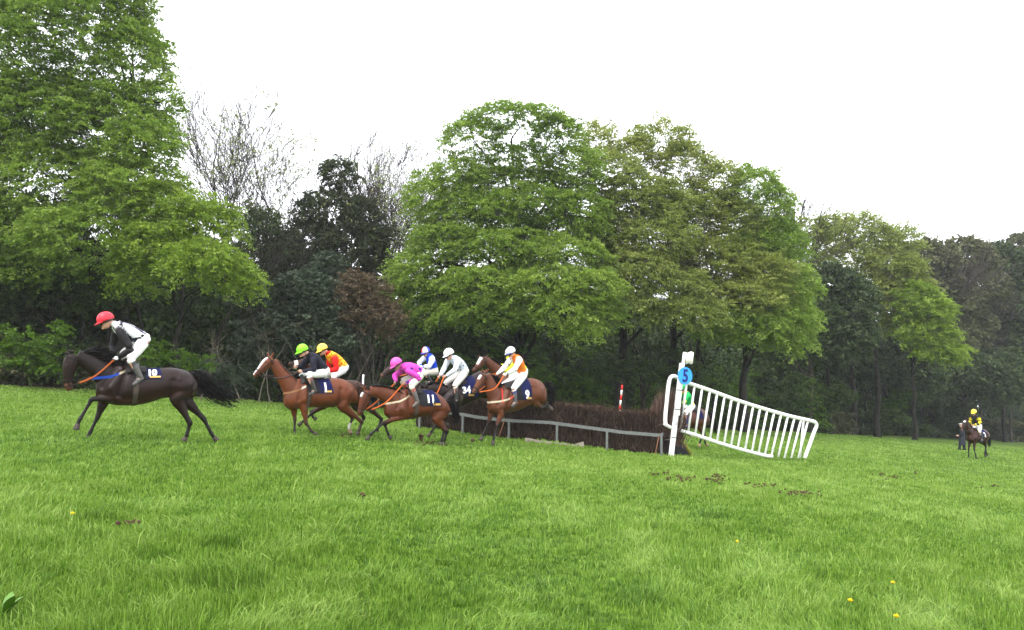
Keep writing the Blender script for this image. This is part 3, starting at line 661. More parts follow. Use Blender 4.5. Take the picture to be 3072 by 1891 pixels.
def build_fence():
    rng = np.random.RandomState(9)
    root = empty('steeplechase_fence', (FR[0], FR[1], FR[2]))
    tag(root, 'dark brown birch steeplechase fence with grey metal guard rail that a horse is jumping', 'jump fence')
    O = np.array(root.location)
    def at(s, n, z):                                    # s along the fence from its right end, n away from camera, z above ground
        p = FR + FDIR * s + FNRM * n
        return np.array([p[0], p[1], float(hgt(p[0], p[1])) + z]) - O
    top = 1.24
    # core: packed birch
    prof = [(.22, -.1), (.20, .5), (.17, 1.0), (.22, top - .06), (.42, top), (.72, top - .02), (.86, top - .1), (.95, .8), (1.0, -.1)]
    ss = np.linspace(-.12, FLEN, 60)
    V = np.array([[at(s, n + .015 * math.sin(s * 7 + z * 9), z + (.035 * math.sin(s * 3.1) + .02 * math.sin(s * 7.7)) * (z > 1)) for n, z in prof] for s in ss])
    mb = MB(); mb.rings(V, True, col=(.020, .013, .011))
    N = 15000
    s = rng.rand(N) * FLEN; z = rng.rand(N) ** .9 * (top - .02)
    P = np.array([at(a, .19 - .03 * rng.rand(), b) for a, b in zip(s, z)])
    low = z < .5
    D = np.stack([rng.randn(N) * .16, rng.randn(N) * .16, np.ones(N)], -1); D[~low] += rng.randn((~low).sum(), 3) * .32
    D -= FNRM * np.abs(rng.randn(N) * .12)[:, None]
    base = np.array([[.052, .034, .027]]) * rng.lognormal(0, .5, (N, 1)); pale = rng.rand(N) < .10
    base[pale] = np.array([.17, .12, .09]) * rng.uniform(.5, 1.2, (pale.sum(), 1)); base[~low & ~pale] *= .75
    strands(mb, P, D, rng.uniform(.12, .38, N), .0052 * rng.uniform(.6, 1.5, N), rng, .2, base)
    N = 9000                                            # frayed top
    s = rng.rand(N) * FLEN; n = rng.uniform(.18, .86, N)
    P = np.array([at(a, b, top - .12 + .03 * math.sin(a * 3.1)) for a, b in zip(s, n)])
    D = np.stack([rng.randn(N) * .4, rng.randn(N) * .4, np.ones(N)], -1)
    c = np.array([[.105, .058, .036]]) * rng.lognormal(0, .4, (N, 1))
    strands(mb, P, D, rng.uniform(.10, .24, N), .005 * rng.uniform(.6, 1.4, N), rng, .3, c)
    N = 8000                                            # tall birch brushed up at the wing end
    s = rng.randn(N) * .20 - .04; n = rng.uniform(.2, .8, N)
    P = np.array([at(a, b, .25 + 1.0 * rng.rand()) for a, b in zip(s, n)])
    D = np.stack([.28 + rng.randn(N) * .18, rng.randn(N) * .2, np.ones(N)], -1)
    c = np.array([[.085, .052, .042]]) * rng.lognormal(0, .5, (N, 1))
    strands(mb, P, D, rng.uniform(.45, 1.0, N) * np.clip(1.1 - 1.2 * np.abs(s), .4, 1.1), .008 * rng.uniform(.6, 1.4, N), rng, .2, c)
    mb.build('birch_hedge', principled('birch', (.05, .03, .02), .9, .15, vcol='Col'), root, smooth=False, vcol=True)
    # guard rail
    def rail_z(s): return .61
    r = MB(); q = np.linspace(.0, FLEN - .6, 14)
    for a, b in zip(q[:-1], q[1:]): r.beam(at(a, -.06, rail_z(a)), at(b, -.06, rail_z(b)), .06, .10)
    r.beam(at(.02, -.06, .64), at(-.02, .32, .64), .06, .10)
    r.build('guard_rail', steel, root, smooth=False)
    for s0 in (.03, 1.75, 3.4, 5.05, 6.7, 8.3):
        l = MB(); l.beam(at(s0, -.06, -.1), at(s0, -.06, .595), .07, .07, up=FNRM); l.build('rail_leg', steel, root, smooth=False)
    l = MB(); l.beam(at(-.02, .30, -.1), at(-.02, .30, .595), .07, .07, up=FNRM); l.build('rail_leg', steel, root, smooth=False)
    for s0 in (.10, 5.2):
        k = MB(); k.tube([at(s0, -.10, .60), at(s0 + .10, -.48, -.06)], .017, 6); k.build('brace_rod', rust, root)
    for s0 in (2.3, 3.9, 5.9):
        k = MB(); k.box(at(s0, -.03, .575), (.06, .03, .014), [FDIR, FNRM, [0, 0, 1]]); k.build('rail_bracket', steel, root, smooth=False)
    # take-off apron: sloping board with a dark closed end
    _r = ray(2006, 1270); pt_, pb_ = CPOS + _r * (np.dot(FR + FNRM * 1.02 - CPOS, FNRM) / np.dot(_r, FNRM)), ground_pt(2083, 1367) - np.array([0, 0, .05]); th = np.array([0, 0, .075])
    a = MB()
    for s0, s1 in ((0, 5.0), (5.0, FLEN)):
        def q(p, s_): e = p + FDIR * s_; return np.array([e[0], e[1], e[2] + float(hgt(e[0], e[1]) - hgt(p[0], p[1]))]) - O
        P0, P1, Q0, Q1 = q(pt_, s0), q(pt_, s1), q(pb_, s0), q(pb_, s1)
        a.add([P0, P1, Q1, Q0, P0 + th, P1 + th, Q1 + th, Q0 + th], [[3, 2, 1, 0], [4, 5, 6, 7], [0, 1, 5, 4], [1, 2, 6, 5], [2, 3, 7, 6], [3, 0, 4, 7]])
    a.build('take_off_apron', principled('mossy_board', (.27, .27, .05), .7, .2, .3, 5), root, smooth=False)
    e = MB(); h = FDIR * .03; P0, Q0 = pt_ - O + FDIR * .05 - th * .3, pb_ - O + FDIR * .05 - np.array([0, 0, .06]); R0 = at(-.16, .15, -.1); S0 = at(-.16, .15, .80)
    e.add([P0, Q0, R0, S0, P0 + h, Q0 + h, R0 + h, S0 + h], [[0, 1, 2, 3], [7, 6, 5, 4], [0, 4, 5, 1], [1, 5, 6, 2], [2, 6, 7, 3], [3, 7, 4, 0]])
    e.build('apron_end_panel', principled('dark_panel', (.018, .017, .02), .8, .1, .3, 4), root, smooth=False)
    t = MB(); t.tube([at(-.05, .15, .47), at(-.42, .1, .52)], .012, 6); t.tube([at(-.05, .3, .40), at(-.42, .1, .50)], .010, 6); t.build('tie_wire', steel, root)
build_fence()

def build_wing():
    T = crop(1900, 1000, 3.6)
    W0 = ground_pt(*T(410, 1322)); W1 = ground_pt(*T(1850, 1340)); W1 = on_ground(px_of(W1[0], W1[1]), 26.3)
    d = np.array([W1[0] - W0[0], W1[1] - W0[1], 0]); d /= np.linalg.norm(d); nrm = np.array([d[1], -d[0], 0])    # towards the camera
    root = empty('fence_wing', W0); tag(root, 'white railed wing with slanting pickets carrying the blue number 5 disc', 'fence wing')
    def P(x, y, off=0.0):
        r = ray(*T(x, y)); t = np.dot(W0 + nrm * off - CPOS, nrm) / np.dot(r, nrm)
        return CPOS + r * t - W0
    m = MB(); c = catmull([P(*q) for q in [(352, 1000), (345, 940), (350, 850), (365, 700), (383, 545), (402, 482), (440, 464), (490, 490), (600, 540), (760, 595), (900, 645), (1100, 718), (1300, 783), (1500, 843), (1700, 898), (1900, 943), (1958, 960), (1978, 1000), (1955, 1060), (1900, 1215), (1850, 1352)]], 4)
    m.tube(c, .062, 14); m.build('top_rail', white_paint, root)
    m = MB(); c = catmull([P(*q) for q in [(335, 975), (380, 1008), (460, 1038), (600, 1078), (760, 1130), (900, 1178), (1100, 1238), (1300, 1292), (1420, 1322), (1500, 1330)]], 4)
    m.tube(c, .058, 14); m.build('bottom_rail', white_paint, root)
    pk = [((575, 548), (508, 1045)), ((660, 575), (592, 1068)), ((742, 600), (668, 1095)), ((825, 630), (748, 1125)), ((903, 658), (828, 1150)), ((984, 688), (903, 1172)), ((1060, 715), (980, 1198)), ((1138, 740), (1055, 1220)), ((1216, 766), (1128, 1243)), ((1293, 790), (1206, 1264)), ((1368, 812), (1280, 1285)), ((1445, 836), (1352, 1303)), ((1520, 858), (1420, 1320)), ((1595, 878), (1490, 1332)), ((1668, 898), (1565, 1335)), ((1740, 915), (1632, 1350)), ((1812, 932), (1705, 1350)), ((1885, 948), (1780, 1350)), ((1838, 938), (1800, 1345))]
    for a, b in pk:
        m = MB(); p, q = P(*a, .0), P(*b, .0); m.tube(np.array([p, p * .5 + q * .5, q]), .036, 10); m.build('picket', white_paint, root)
    def board(pts, off, th, name):
        q = [P(*a, off) for a in pts]; q2 = [x - nrm * th for x in q]; k = len(q)
        m = MB(); m.add(q + q2, [[i, (i + 1) % k, k + (i + 1) % k, k + i] for i in range(k)] + [[0, 3, 2, 1], [k, k + 1, k + 2, k + 3]])
        o = m.build(name, white_paint, root, smooth=False); return o
    board([(545, 320), (500, 300), (390, 1330), (434, 1330)][::-1] if False else [(512, 322), (556, 322), (436, 1332), (392, 1332)], .16, .07, 'marker_post')
    board([(543, 203), (566, 203), (500, 890), (462, 888)], .20, .035, 'extension_board')
    fl = MB(); xs = np.linspace(566, 655, 9); V = []
    for i, x in enumerate(xs):
        w = .02 * math.sin(i * 1.1); V += [P(x, 205 + 7 * math.sin(i * .9), .19 + w), P(x - 14 * (i / 8) , 330 + 6 * math.sin(i * 1.1 + 1), .19 + w)]
    V = np.array(V); V2 = V - nrm * .012; n = 9
    Q = [[2 * i, 2 * i + 2, 2 * i + 3, 2 * i + 1] for i in range(n - 1)]; Q2 = [[18 + a for a in q[::-1]] for q in Q]
    rim = [[0, 1, 19, 18], [17, 16, 34, 35]] + [[2 * i, 18 + 2 * i, 20 + 2 * i, 2 + 2 * i] for i in range(n - 1)] + [[2 * i + 1, 2 * i + 3, 21 + 2 * i, 19 + 2 * i] for i in range(n - 1)]
    fl.add(np.concatenate([V, V2]), Q + Q2 + rim); fl.build('marker_flag', principled('flag_cloth', (.74, .71, .64), .7, .2, .08, 10), root)
    cc = P(557, 460, .235); R = .275
    th = np.linspace(0, 2 * np.pi, 48, endpoint=False); ring = np.array([np.cos(t) * d + np.sin(t) * np.array([0, 0, 1.0]) for t in th])
    m = MB(); m.rings(np.array([cc + ring * R, cc + ring * R + nrm * .02]), True)
    disc = m.build('number_disc', principled('disc_blue', (.02, .28, .85), .45, .4), root, smooth=False)
    num = text_mesh('5', .56, .008, bold=.012)
    V = np.array([cc + d * (x * .80) + np.array([0, 0, 1.0]) * y + nrm * (.026 + z) + d * y * .06 for x, y, z in num[0]])
    mesh_from('numeral', V, num[1], principled('numeral_navy', (.004, .006, .13), .5, .3), disc, smooth=False)
    for (x0, y0, x1) in ((468, 612, 545), (455, 822, 512), (412, 1125, 456)):
        m = MB(); m.beam(P(x0, y0, .205), P(x1, y0 + 5, .205), .02, .025); m.build('strap', principled('strap_black', (.03, .03, .035), .6), root, smooth=False)
    for pts in [(358, 527, 418, 533), (1928, 1012, 1990, 1022)]:
        pass

def text_mesh(s, size, extrude, bold=0.0, sub=0):
    cu = bpy.data.curves.new('txt', 'FONT'); cu.body = s; cu.size = size; cu.align_x = 'CENTER'; cu.align_y = 'CENTER'
    cu.extrude = extrude; cu.offset = bold; cu.resolution_u = 4
    ob = bpy.data.objects.new('txt', cu); COL.objects.link(ob)
    me = ob.evaluated_get(bpy.context.evaluated_depsgraph_get()).to_mesh()
    bm = bmesh.new(); bm.from_mesh(me); bmesh.ops.triangulate(bm, faces=bm.faces)
    for _ in range(sub): bmesh.ops.subdivide_edges(bm, edges=[e for e in bm.edges if e.calc_length() > .02], cuts=1); bmesh.ops.triangulate(bm, faces=bm.faces)
    bm.verts.ensure_lookup_table()
    V = np.array([v.co[:] for v in bm.verts]); F = np.array([[v.index for v in f.verts] for f in bm.faces]); bm.free()
    ob.evaluated_get(bpy.context.evaluated_depsgraph_get()).to_mesh_clear(); bpy.data.objects.remove(ob); bpy.data.curves.remove(cu)
    V[:, :2] -= (V[:, :2].max(0) + V[:, :2].min(0)) / 2
    return V, [F]
build_wing()

def build_small():
    # striped marker pole behind the fence
    T = crop(1500, 1000, 3.78)
    b = on_ground(T(1358, 0)[0] - 8, 26.5); root = empty('marker_pole', b); tag(root, 'red and white striped pole standing behind the birch fence', 'marker pole')
    a = at_depth(*T(1360, 850), 26.5); c = at_depth(*T(1386, 588), 26.5); d = (c - a); a0 = a - d * ((a[2] - b[2] + .1) / d[2])
    m = MB(); L = np.linalg.norm(c - a0); n0 = 14
    seg = np.linalg.norm(c - a) / 4.6; k = 0; p = c.copy(); u = (a0 - c) / L; rem = L; cols = [(.62, .02, .015), (.8, .8, .78)]
    while rem > 0.01:
        l = min(seg, rem); m.tube([p - b, p + u * l - b], .032, 10, True, cols[k % 2]); p = p + u * l; rem -= l; k += 1
    m.build('pole', principled('pole_paint', (1, 1, 1), .5, .3, vcol='Col'), root, vcol=True)
    # far white pole
    b = on_ground(1086, 33); root = empty('white_pole', b); tag(root, 'thin white pole showing beyond the chestnut horse rump', 'marker pole')
    h = at_depth(1088, 1124, 33)[2] - b[2]
    m = MB(); m.tube([(0, 0, -.1), (.02, 0, h)], .04, 8); m.build('pole', white_paint, root)
    # loose grey boards in the grass in front of the fence
    T = crop(1500, 1000, 3.78)
    for nm, lab, pts in (('weathered_board', 'longer warped grey board lying in the grass along the fence foot', [(285, 1195, 14), (340, 1203, 22), (400, 1220, 22), (470, 1232, 20), (560, 1243, 24), (680, 1258, 26), (790, 1272, 22)]), ('weathered_board', 'shorter upturned grey board end lying at the fence foot', [(800, 1276, 14), (860, 1266, 26), (920, 1255, 40), (948, 1250, 34)])):
        q = []
        for x, y, h in pts:
            px, py = T(x, y); g = FR - FNRM * .75; r = ray(px, py); t = np.dot(g - CPOS, FNRM) / np.dot(r, FNRM); c = CPOS + r * t; hh = h / 3.78 / F_PX * t / 2
            q.append((c, hh))
        b = np.mean([c for c, _ in q], 0); b[2] = float(hgt(b[0], b[1])); root = empty(nm, b); tag(root, lab, 'board')
        V = np.array([[c - b + np.array([0, 0, hh]), c - b + np.array([0, 0, hh]) + FNRM * .05, c - b - np.array([0, 0, hh + .12]) + FNRM * .05 , c - b - np.array([0, 0, hh + .12])] for c, hh in q])
        m = MB(); m.rings(V, True); m.build('plank', principled('grey_wood', (.25, .22, .18), .9, .1, .35, 12), root, smooth=False)
    # dandelions
    yel = principled('dandelion_yellow', (.80, .62, .02), .6, .2); stem = principled('stem_green', (.12, .25, .04), .6)
    for i, (px, py, lab) in enumerate([(215, 1563, 'yellow dandelion in the grass below the leading horse'), (2552, 1830, 'largest yellow dandelion near the lower edge of the photo'), (2680, 1772, 'yellow dandelion up and to the right of the largest one'), (2212, 1642, 'lone yellow dandelion in the grass below the fence wing'), (2690, 1880, 'yellow dandelion cut off close to the bottom edge')]):
        g = ground_pt(px, py + 10); root = empty('dandelion', g); tag(root, lab, 'flower', 'dandelions in the grass')
        m = MB(); m.tube([(0, 0, -.02), (.005, 0, .05), (0, .0, .095)], .0025, 5); m.build('stem', stem, root)
        m = MB(); rng = np.random.RandomState(i)
        for k in range(30):
            a = k * 2.4; r = .017 * math.sqrt(k / 30); e = np.array([math.cos(a), math.sin(a), 0])
            s = np.array([-e[1], e[0], 0]) * .0035; p = np.array([0, 0, .093]) + e * r * .3
            tip = np.array([0, 0, .105 + .02 * (1 - r / .017)]) + e * (r + .008)
            m.add([p - s, p + s, tip + s, tip - s], [[0, 1, 2, 3]])
        m.build('petals', yel, root, smooth=False)
    # dock plant at the lower left
    g = ground_pt(12, 1858); root = empty('dock_plant', g); tag(root, 'broad leaved bright green weed at the lower left corner', 'plant')
    m = MB(); rng = np.random.RandomState(3)
    for k in range(7):
        a = rng.uniform(0, 6.28); L = rng.uniform(.14, .24); e = np.array([math.cos(a), math.sin(a), 0]); s = np.array([-e[1], e[0], 0]); V = []
        for t in np.linspace(0, 1, 7):
            w = .032 * math.sin(math.pi * min(1, t * .93 + .06)); c = e * L * t * .6 + np.array([0, 0, L * (t - .35 * t * t) + .02]); V += [c - s * w, c + s * w]
        m.add(V, [[2 * i, 2 * i + 1, 2 * i + 3, 2 * i + 2] for i in range(6)])
    m.build('leaves', principled('dock_leaf', (.07, .17, .012), .45, .4, .2, 15), root)
    # churned earth and flying divots
    soil = principled('soil', (.065, .040, .024), .95, .1, .4, 20)
    def clod(mb, c, r, rng):
        V = []
        n1, n2 = 5, 7
        for i in range(n1):
            ph = math.pi * (i + .5) / n1
            for j in range(n2):
                th = 2 * math.pi * j / n2; q = r * rng.uniform(.6, 1.2)
                V.append(c + q * np.array([math.sin(ph) * math.cos(th) * 1.3, math.sin(ph) * math.sin(th) * 1.1, math.cos(ph) * .8]))
        V = np.array(V).reshape(n1, n2, 3); mb.rings(V, True)
    mb = MB(); rng = np.random.RandomState(12)
    for px, py, sx, sy, n in [(2395, 1485, 62, 9, 50), (2150, 1445, 40, 14, 34), (2040, 1440, 40, 10, 26), (2260, 1462, 40, 9, 16), (2310, 1462, 30, 6, 8), (2700, 1438, 60, 8, 14), (2745, 1423, 10, 4, 6), (2640, 1427, 20, 4, 5), (395, 1580, 28, 6, 6), (1090, 1494, 10, 4, 4), (1975, 1425, 30, 7, 10), (2960, 1465, 50, 6, 6), (1270, 1335, 30, 8, 16), (1310, 1335, 50, 6, 10), (1040, 1312, 40, 6, 12)]:
        for _ in range(n):
            g = ground_pt(px + rng.randn() * sx * .55, py + rng.randn() * sy * .55); clod(mb, g + np.array([0, 0, .042]), rng.uniform(.012, .036), rng)
    tag(mb.build('churned_earth', soil, None, smooth=False), 'brown hoof churned earth scattered over the turf', 'soil', kind='stuff')
    T = crop(1100, 1180, 8.4)
    big = [(1365, 1075, .065, 'large brown clump of turf thrown up under the horse numbered 11'), (1370, 1160, .06, 'flat dark clod below the large flying clump')]
    small = [(1005, 805), (745, 922), (935, 1000), (1090, 945), (1690, 995), (1710, 1090), (1545, 1220), (1240, 1255), (830, 1215), (1630, 1030), (1060, 1200)]
    T2 = crop(1260, 1000, 4.087)
    def one(px, py, r, lab, grp=None):
        depth = 20.6; p = at_depth(px, py, depth); m = MB(); clod(m, np.zeros(3), r, rng); o = m.build('turf_divot', soil, None, smooth=False); o.location = p; tag(o, lab, 'clod', grp)
    for x, y, r, lab in big: one(*T(x, y), r, lab)
    one(*T2(650, 1310), .06, 'brown clump of turf thrown up before the landing horse forefeet')
    for x, y in small: one(*T(x, y), .022, 'small dark speck of earth flying under the horse numbered 11', 'flying specks of earth')
build_small()

# ================================================================== HORSES AND RIDERS
coat_mat = principled('horse_coat', (.2, .1, .05), .44, .22, .20, 5, vcol='Col', bump=.08, bscale=45)
hair_mat = principled('horse_hair', (.006, .005, .005), .6, .15)
hoof_mat = principled('hoof_horn', (.05, .038, .03), .6, .3, .2, 30)
pale_hoof = principled('pale_hoof_horn', (.26, .19, .12), .6, .3, .2, 30)
leather = principled('leather', (.014, .011, .010), .55, .2)
silk_mat = principled('racing_silk', (.8, .8, .8), .6, .12, .05, 14, vcol='Col', bump=.5, bscale=14)
skin_mat = principled('skin', (.5, .3, .22), .5, .35, .06, 30, vcol='Col')
boot_mat = principled('boot_leather', (.05, .05, .05), .4, .4, .1, 20, vcol='Col')
helmet_mat = principled('helmet_cover', (.8, .8, .8), .38, .35, vcol='Col')
eye_mat = principled('eye_dark', (.006, .005, .005), .1, .6)
cloth_mat = principled('number_cloth', (.012, .014, .06), .8, .08, .15, 20, vcol='Col')

def ellipsoid(mb, c, ax, r, col=None, n1=10, n2=14):
    ph = np.linspace(.05, math.pi - .05, n1)[:, None]; th = np.linspace(0, 2 * np.pi, n2, endpoint=False)[None]
    U = np.stack([np.sin(ph) * np.cos(th), np.sin(ph) * np.sin(th), np.cos(ph) + 0 * th], -1) * np.asarray(r, float)
    mb.rings(np.asarray(c, float) + U @ np.asarray(ax, float), True, col)

class Rig:
    """puts picture tracings onto the upright plane a horse moves in"""
    def __init__(s, px, py, yaw, T, depth=None, local=False):
        s.root = ground_pt(px, py) if depth is None else on_ground(px, depth)
        az = math.atan2(s.root[0], s.root[1]); r = np.array([math.sin(az), math.cos(az), 0]); f0 = np.array([-math.cos(az), math.sin(az), 0])
        a = math.radians(yaw); s.F = math.cos(a) * f0 - math.sin(a) * r; s.L = np.array([-s.F[1], s.F[0], 0])
        s.rot = math.atan2(s.F[1], s.F[0]); s.T = T; s.local = local
    def pt(s, x, y, v=0.0, T=None):
        if s.local: return np.array([x, v, y], float)
        d = ray(*(T or s.T)(x, y)); t = np.dot(s.root + s.L * v - CPOS, s.L) / np.dot(d, s.L); p = CPOS + d * t - s.root
        return np.array([np.dot(p, s.F), v, p[2]])

LAT = np.array([0, 1.0, 0])
def path_rings(C, rin, rlat, seg=20, m=3):
    """rings round a path in the sagittal plane; rin in the plane, rlat sideways"""
    K = np.concatenate([np.asarray(C, float), np.asarray(rin, float)[:, None], np.asarray(rlat, float)[:, None]], 1)
    K = catmull(K, m); C = K[:, :3]; rin = np.maximum(K[:, 3], .004); rlat = np.maximum(K[:, 4], .004)
    T = np.gradient(C, axis=0); T[:, 1] *= .3; T /= np.linalg.norm(T, axis=1)[:, None] + 1e-9
    N = np.cross(np.broadcast_to(LAT, T.shape), T); N /= np.linalg.norm(N, axis=1)[:, None] + 1e-9
    th = np.linspace(0, 2 * np.pi, seg, endpoint=False)
    V = C[:, None] + (rin[:, None] * np.cos(th))[..., None] * N[:, None] + (rlat[:, None] * np.sin(th))[..., None] * LAT
    return V, th, C, N, rin, rlat

FORE = [(0, 0, .15, .085), (0, .55, .13, .085), (1, 0, .105, .078), (1, .35, .083, .066), (1, .75, .054, .048), (2, 0, .052, .048), (2, .15, .040, .036), (2, .5, .033, .028), (2, .85, .037, .031), (3, 0, .043, .038), (3, .55, .034, .031), (4, 0, .040, .038)]
HIND = [(0, 0, .24, .11), (0, .5, .22, .11), (1, 0, .155, .10), (1, .35, .098, .078), (1, .75, .058, .048), (2, 0, .060, .048), (2, .15, .046, .038), (2, .5, .037, .032), (2, .85, .040, .033), (3, 0, .045, .040), (3, .55, .035, .032), (4, 0, .041, .039)]
def seg_pt(J, i, t): return J[i] * (1 - t) + J[min(i + 1, len(J) - 1)] * t

def build_horse(S):
    R = S['rig']; coat = np.array(S['coat']) * np.array([.50, .41, .37]); pts = np.array(S.get('points', (.008, .006, .006))); k = S.get('scale', 1.0)
    S['muzzle'] = None if S.get('muzzle') is None else np.array(S['muzzle']) * .7
    root = empty('horse', R.root, R.rot); tag(root, S['label'], 'horse', 'race horses')
    mb = MB(); rng = np.random.RandomState(S.get('seed', 1))
    # trunk
    A = np.array([np.concatenate([R.pt(x, yt), R.pt(x, yb), [hw]]) for x, yt, yb, hw in S['trunk']])
    A = catmull(A, 3); c = (A[:, :3] + A[:, 3:6]) / 2; hh = np.maximum(np.abs(A[:, 2] - A[:, 5]) / 2, .02); hw = np.maximum(A[:, 6], .02)
    th = np.linspace(0, 2 * np.pi, 28, endpoint=False)
    egg = 1 - .10 * np.cos(th)                           # broader below than above
    V = c[:, None] + (hh[:, None] * np.cos(th))[..., None] * np.array([0, 0, 1.0]) + (hw[:, None] * np.sin(th) * egg)[..., None] * LAT
    col = np.broadcast_to(coat, (len(c), 28, 3)).copy()
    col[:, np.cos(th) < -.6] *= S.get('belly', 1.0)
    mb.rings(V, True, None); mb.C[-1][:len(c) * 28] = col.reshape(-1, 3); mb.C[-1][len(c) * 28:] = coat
    # neck
    nk = S['neck']; P = np.array([R.pt(x, y) for x, y, r in nk]); rr = np.array([r for *_, r in nk])
    V, th2, nc, nn, nr, nl = path_rings(P, rr, rr * np.linspace(.62, .66, len(rr)), 22)
    mb.rings(V, True, coat * S.get('neckc', 1.0))
    # head
    hd = S['head']; hv = S.get('headv', 0.0); P = np.array([R.pt(x, y) for x, y, r in hd]); P[:, 1] += hv * np.linspace(0, 1, len(P)); rr = np.array([r for *_, r in hd])
    lat = np.array([.085, .098, .092, .072, .058, .055, .035])[:len(rr)]
    V, th3, hc, hn, hr, hl = path_rings(P, rr, lat, 24)
    n = len(hc); tt = np.linspace(0, 1, n); hcol = np.broadcast_to(coat, (n, 24, 3)).copy()
    front = np.sign(np.dot(hn[n // 2], np.array([1, 0, .3]))) or 1
    fc = np.cos(th3) * front                             # 1 on the forehead side
    muz = S.get('muzzle'); 
    if muz is not None: hcol[tt > .72] = np.array(muz)
    bl = S.get('blaze')
    if bl:
        t0, t1, wd = bl
        for i in range(n):
            if t0 <= tt[i] <= t1: hcol[i, fc > wd] = (.72, .70, .68)
    mb.rings(V, True, None); mb.C[-1][:n * 24] = hcol.reshape(-1, 3); mb.C[-1][n * 24:] = hcol[-1, 0]
    # ears
    for sgn, (b0, tip) in zip((1, -1), S['ears']):
        p0 = R.pt(*b0) + LAT * .055 * sgn; p1 = R.pt(*tip) + LAT * .075 * sgn; L_ = np.linalg.norm(p1 - p0); p1 = p0 + (p1 - p0) / L_ * min(max(L_, .13), .19)
        mb.tube(catmull([p0 - (p1 - p0) * .25, p0 * .6 + p1 * .4, p1], 3), np.interp(np.linspace(0, 1, 7), [0, .45, 1], [.03, .034, .006]), 10, True, coat * .8)
    # legs
    hoofs = []
    for key, tab, v, vi in (('FL', FORE, .13, .115), ('FR', FORE, -.13, -.115), ('HL', HIND, .12, .13), ('HR', HIND, -.12, -.13)):
        if key not in S: continue
        J = S[key]; J = np.array([R.pt(x, y, (vi if i < 2 else v)) for i, (x, y) in enumerate(J)])
        C = np.array([seg_pt(J, i, t) for i, t, *_ in tab]); ri = np.array([q[2] for q in tab]) * k; rl = np.array([q[3] for q in tab]) * k
        V, th4, cc, nn_, r1, r2 = path_rings(C, ri, rl, 14, 2)
        u = np.linspace(0, len(tab) - 1, len(cc)); sock = S.get('socks', {}).get(key)
        w = np.clip((u - 3.0) / 2.2, 0, 1)[:, None]; lc = coat * (1 - w) + pts * w
        if S.get('plain_legs'): lc = coat * (1 - w * .45)
        if sock: lc[u > sock] = (.62, .58, .53)
        mb.rings(V, True, lc)
        h = MB(); d = J[5] - J[4]; L_ = np.linalg.norm(d); d /= L_; L_ = min(max(L_, .07), .11)
        q = np.array([J[4] - d * .01, J[4] + d * L_ * .5, J[4] + d * L_]); Vh, *_ = path_rings(q, np.array([.044, .052, .060]) * k, np.array([.042, .050, .056]) * k, 14, 2)
        h.rings(Vh, True); hoofs.append((h, pale_hoof if sock or S.get('pale_hoofs') else hoof_mat))
    V, F, C = remesh(mb, .0135, 4)
    def groove(pa, pb, a, w):                            # hollows and swellings between the muscles, both flanks
        pa = np.array(pa); ab = np.array(pb) - pa; q = V[:, [0, 2]] - pa; t = np.clip(q @ ab / (ab @ ab + 1e-9), 0, 1); d = np.linalg.norm(q - t[:, None] * ab, axis=1)
        V[:, 1] += np.sign(V[:, 1]) * 1.4 * a * np.exp(-(d / w) ** 2) * np.clip((np.abs(V[:, 1]) - .05) / .10, 0, 1)
    g2 = lambda key, i: R.pt(*S[key][i], .12)[[0, 2]]
    tops = R.pt(S['trunk'][3][0], S['trunk'][3][1])[[0, 2]]; sh, el = g2('FL', 0), g2('FL', 1); hp, stf = g2('HL', 0), g2('HL', 1)
    groove(tops + [-.10, -.12], el + [-.10, .05], -.030, .055); groove(tops + [.05, -.10], sh + [.12, .02], -.026, .05)
    groove(tops + [-.0, -.18], sh + [0, 0], .020, .07); groove(sh, el, .022, .08)
    groove(hp + [.26, .06], stf + [.14, .10], -.034, .07); groove(hp + [-.02, .02], stf + [-.05, .05], .022, .10); groove(hp + [.10, .20], hp + [.12, .12], .016, .05)
    groove(hp + [-.16, .02], stf + [-.20, -.02], -.018, .035); groove(el + [-.2, -.02], stf + [.25, -.02], -.020, .06)
    # darker muscle lines stay in the shape; soft dapple of the coat only
    body = mesh_from('body', V, F, coat_mat, root, True, vcol=C)
    for h, m in hoofs: h.build('hoof', m, root)
    bvh = bvhtree.BVHTree.FromPolygons(V.tolist(), [list(map(int, f)) for FF in F for f in FF])
    def cast(o, d, fallback=.3):
        """from outside towards point o, coming along -d"""
        d = np.asarray(d, float) / np.linalg.norm(d); hit = bvh.ray_cast(Vector(o + d * 1.2), Vector(-d), 1.2)
        return np.array(hit[0]) if hit[0] is not None else o + d * fallback
    # eyes
    i = int(n * .28)
    for sg in (1, -1):
        p = hc[i] + hn[i] * hr[i] * .45 * front; q = cast(p, LAT * sg, .08); e = MB(); ellipsoid(e, q - LAT * sg * .006, np.eye(3), (.021, .014, .018), None, 8, 10); e.build('eye', eye_mat, root)
    # bridle
    b = MB()
    for f, rad in ((.16, .011), (.62, .013), (.80, .007)):
        i = int((n - 1) * f); a = np.linspace(0, 2 * np.pi, 25); loop = hc[i] + (1.05 * hr[i] * np.cos(a))[:, None] * hn[i] + (1.08 * hl[i] * np.sin(a))[:, None] * LAT; b.tube(loop, rad, 6, False)
    for sg in (1, -1):
        q = [hc[j] + LAT * sg * hl[j] * 1.07 - hn[j] * front * hr[j] * .1 for j in range(int(n * .05), int(n * .82), 2)]; b.tube(q, .009, 6)
        i = int((n - 1) * .80); c0 = hc[i] + LAT * sg * hl[i] * 1.12 - hn[i] * front * hr[i] * .3; a = np.linspace(0, 2 * np.pi, 13); b.tube(c0 + .03 * np.stack([np.cos(a), 0 * a, np.sin(a)], -1), .006, 5, False)
    b.build('bridle', S.get('bridle_mat', leather), root)
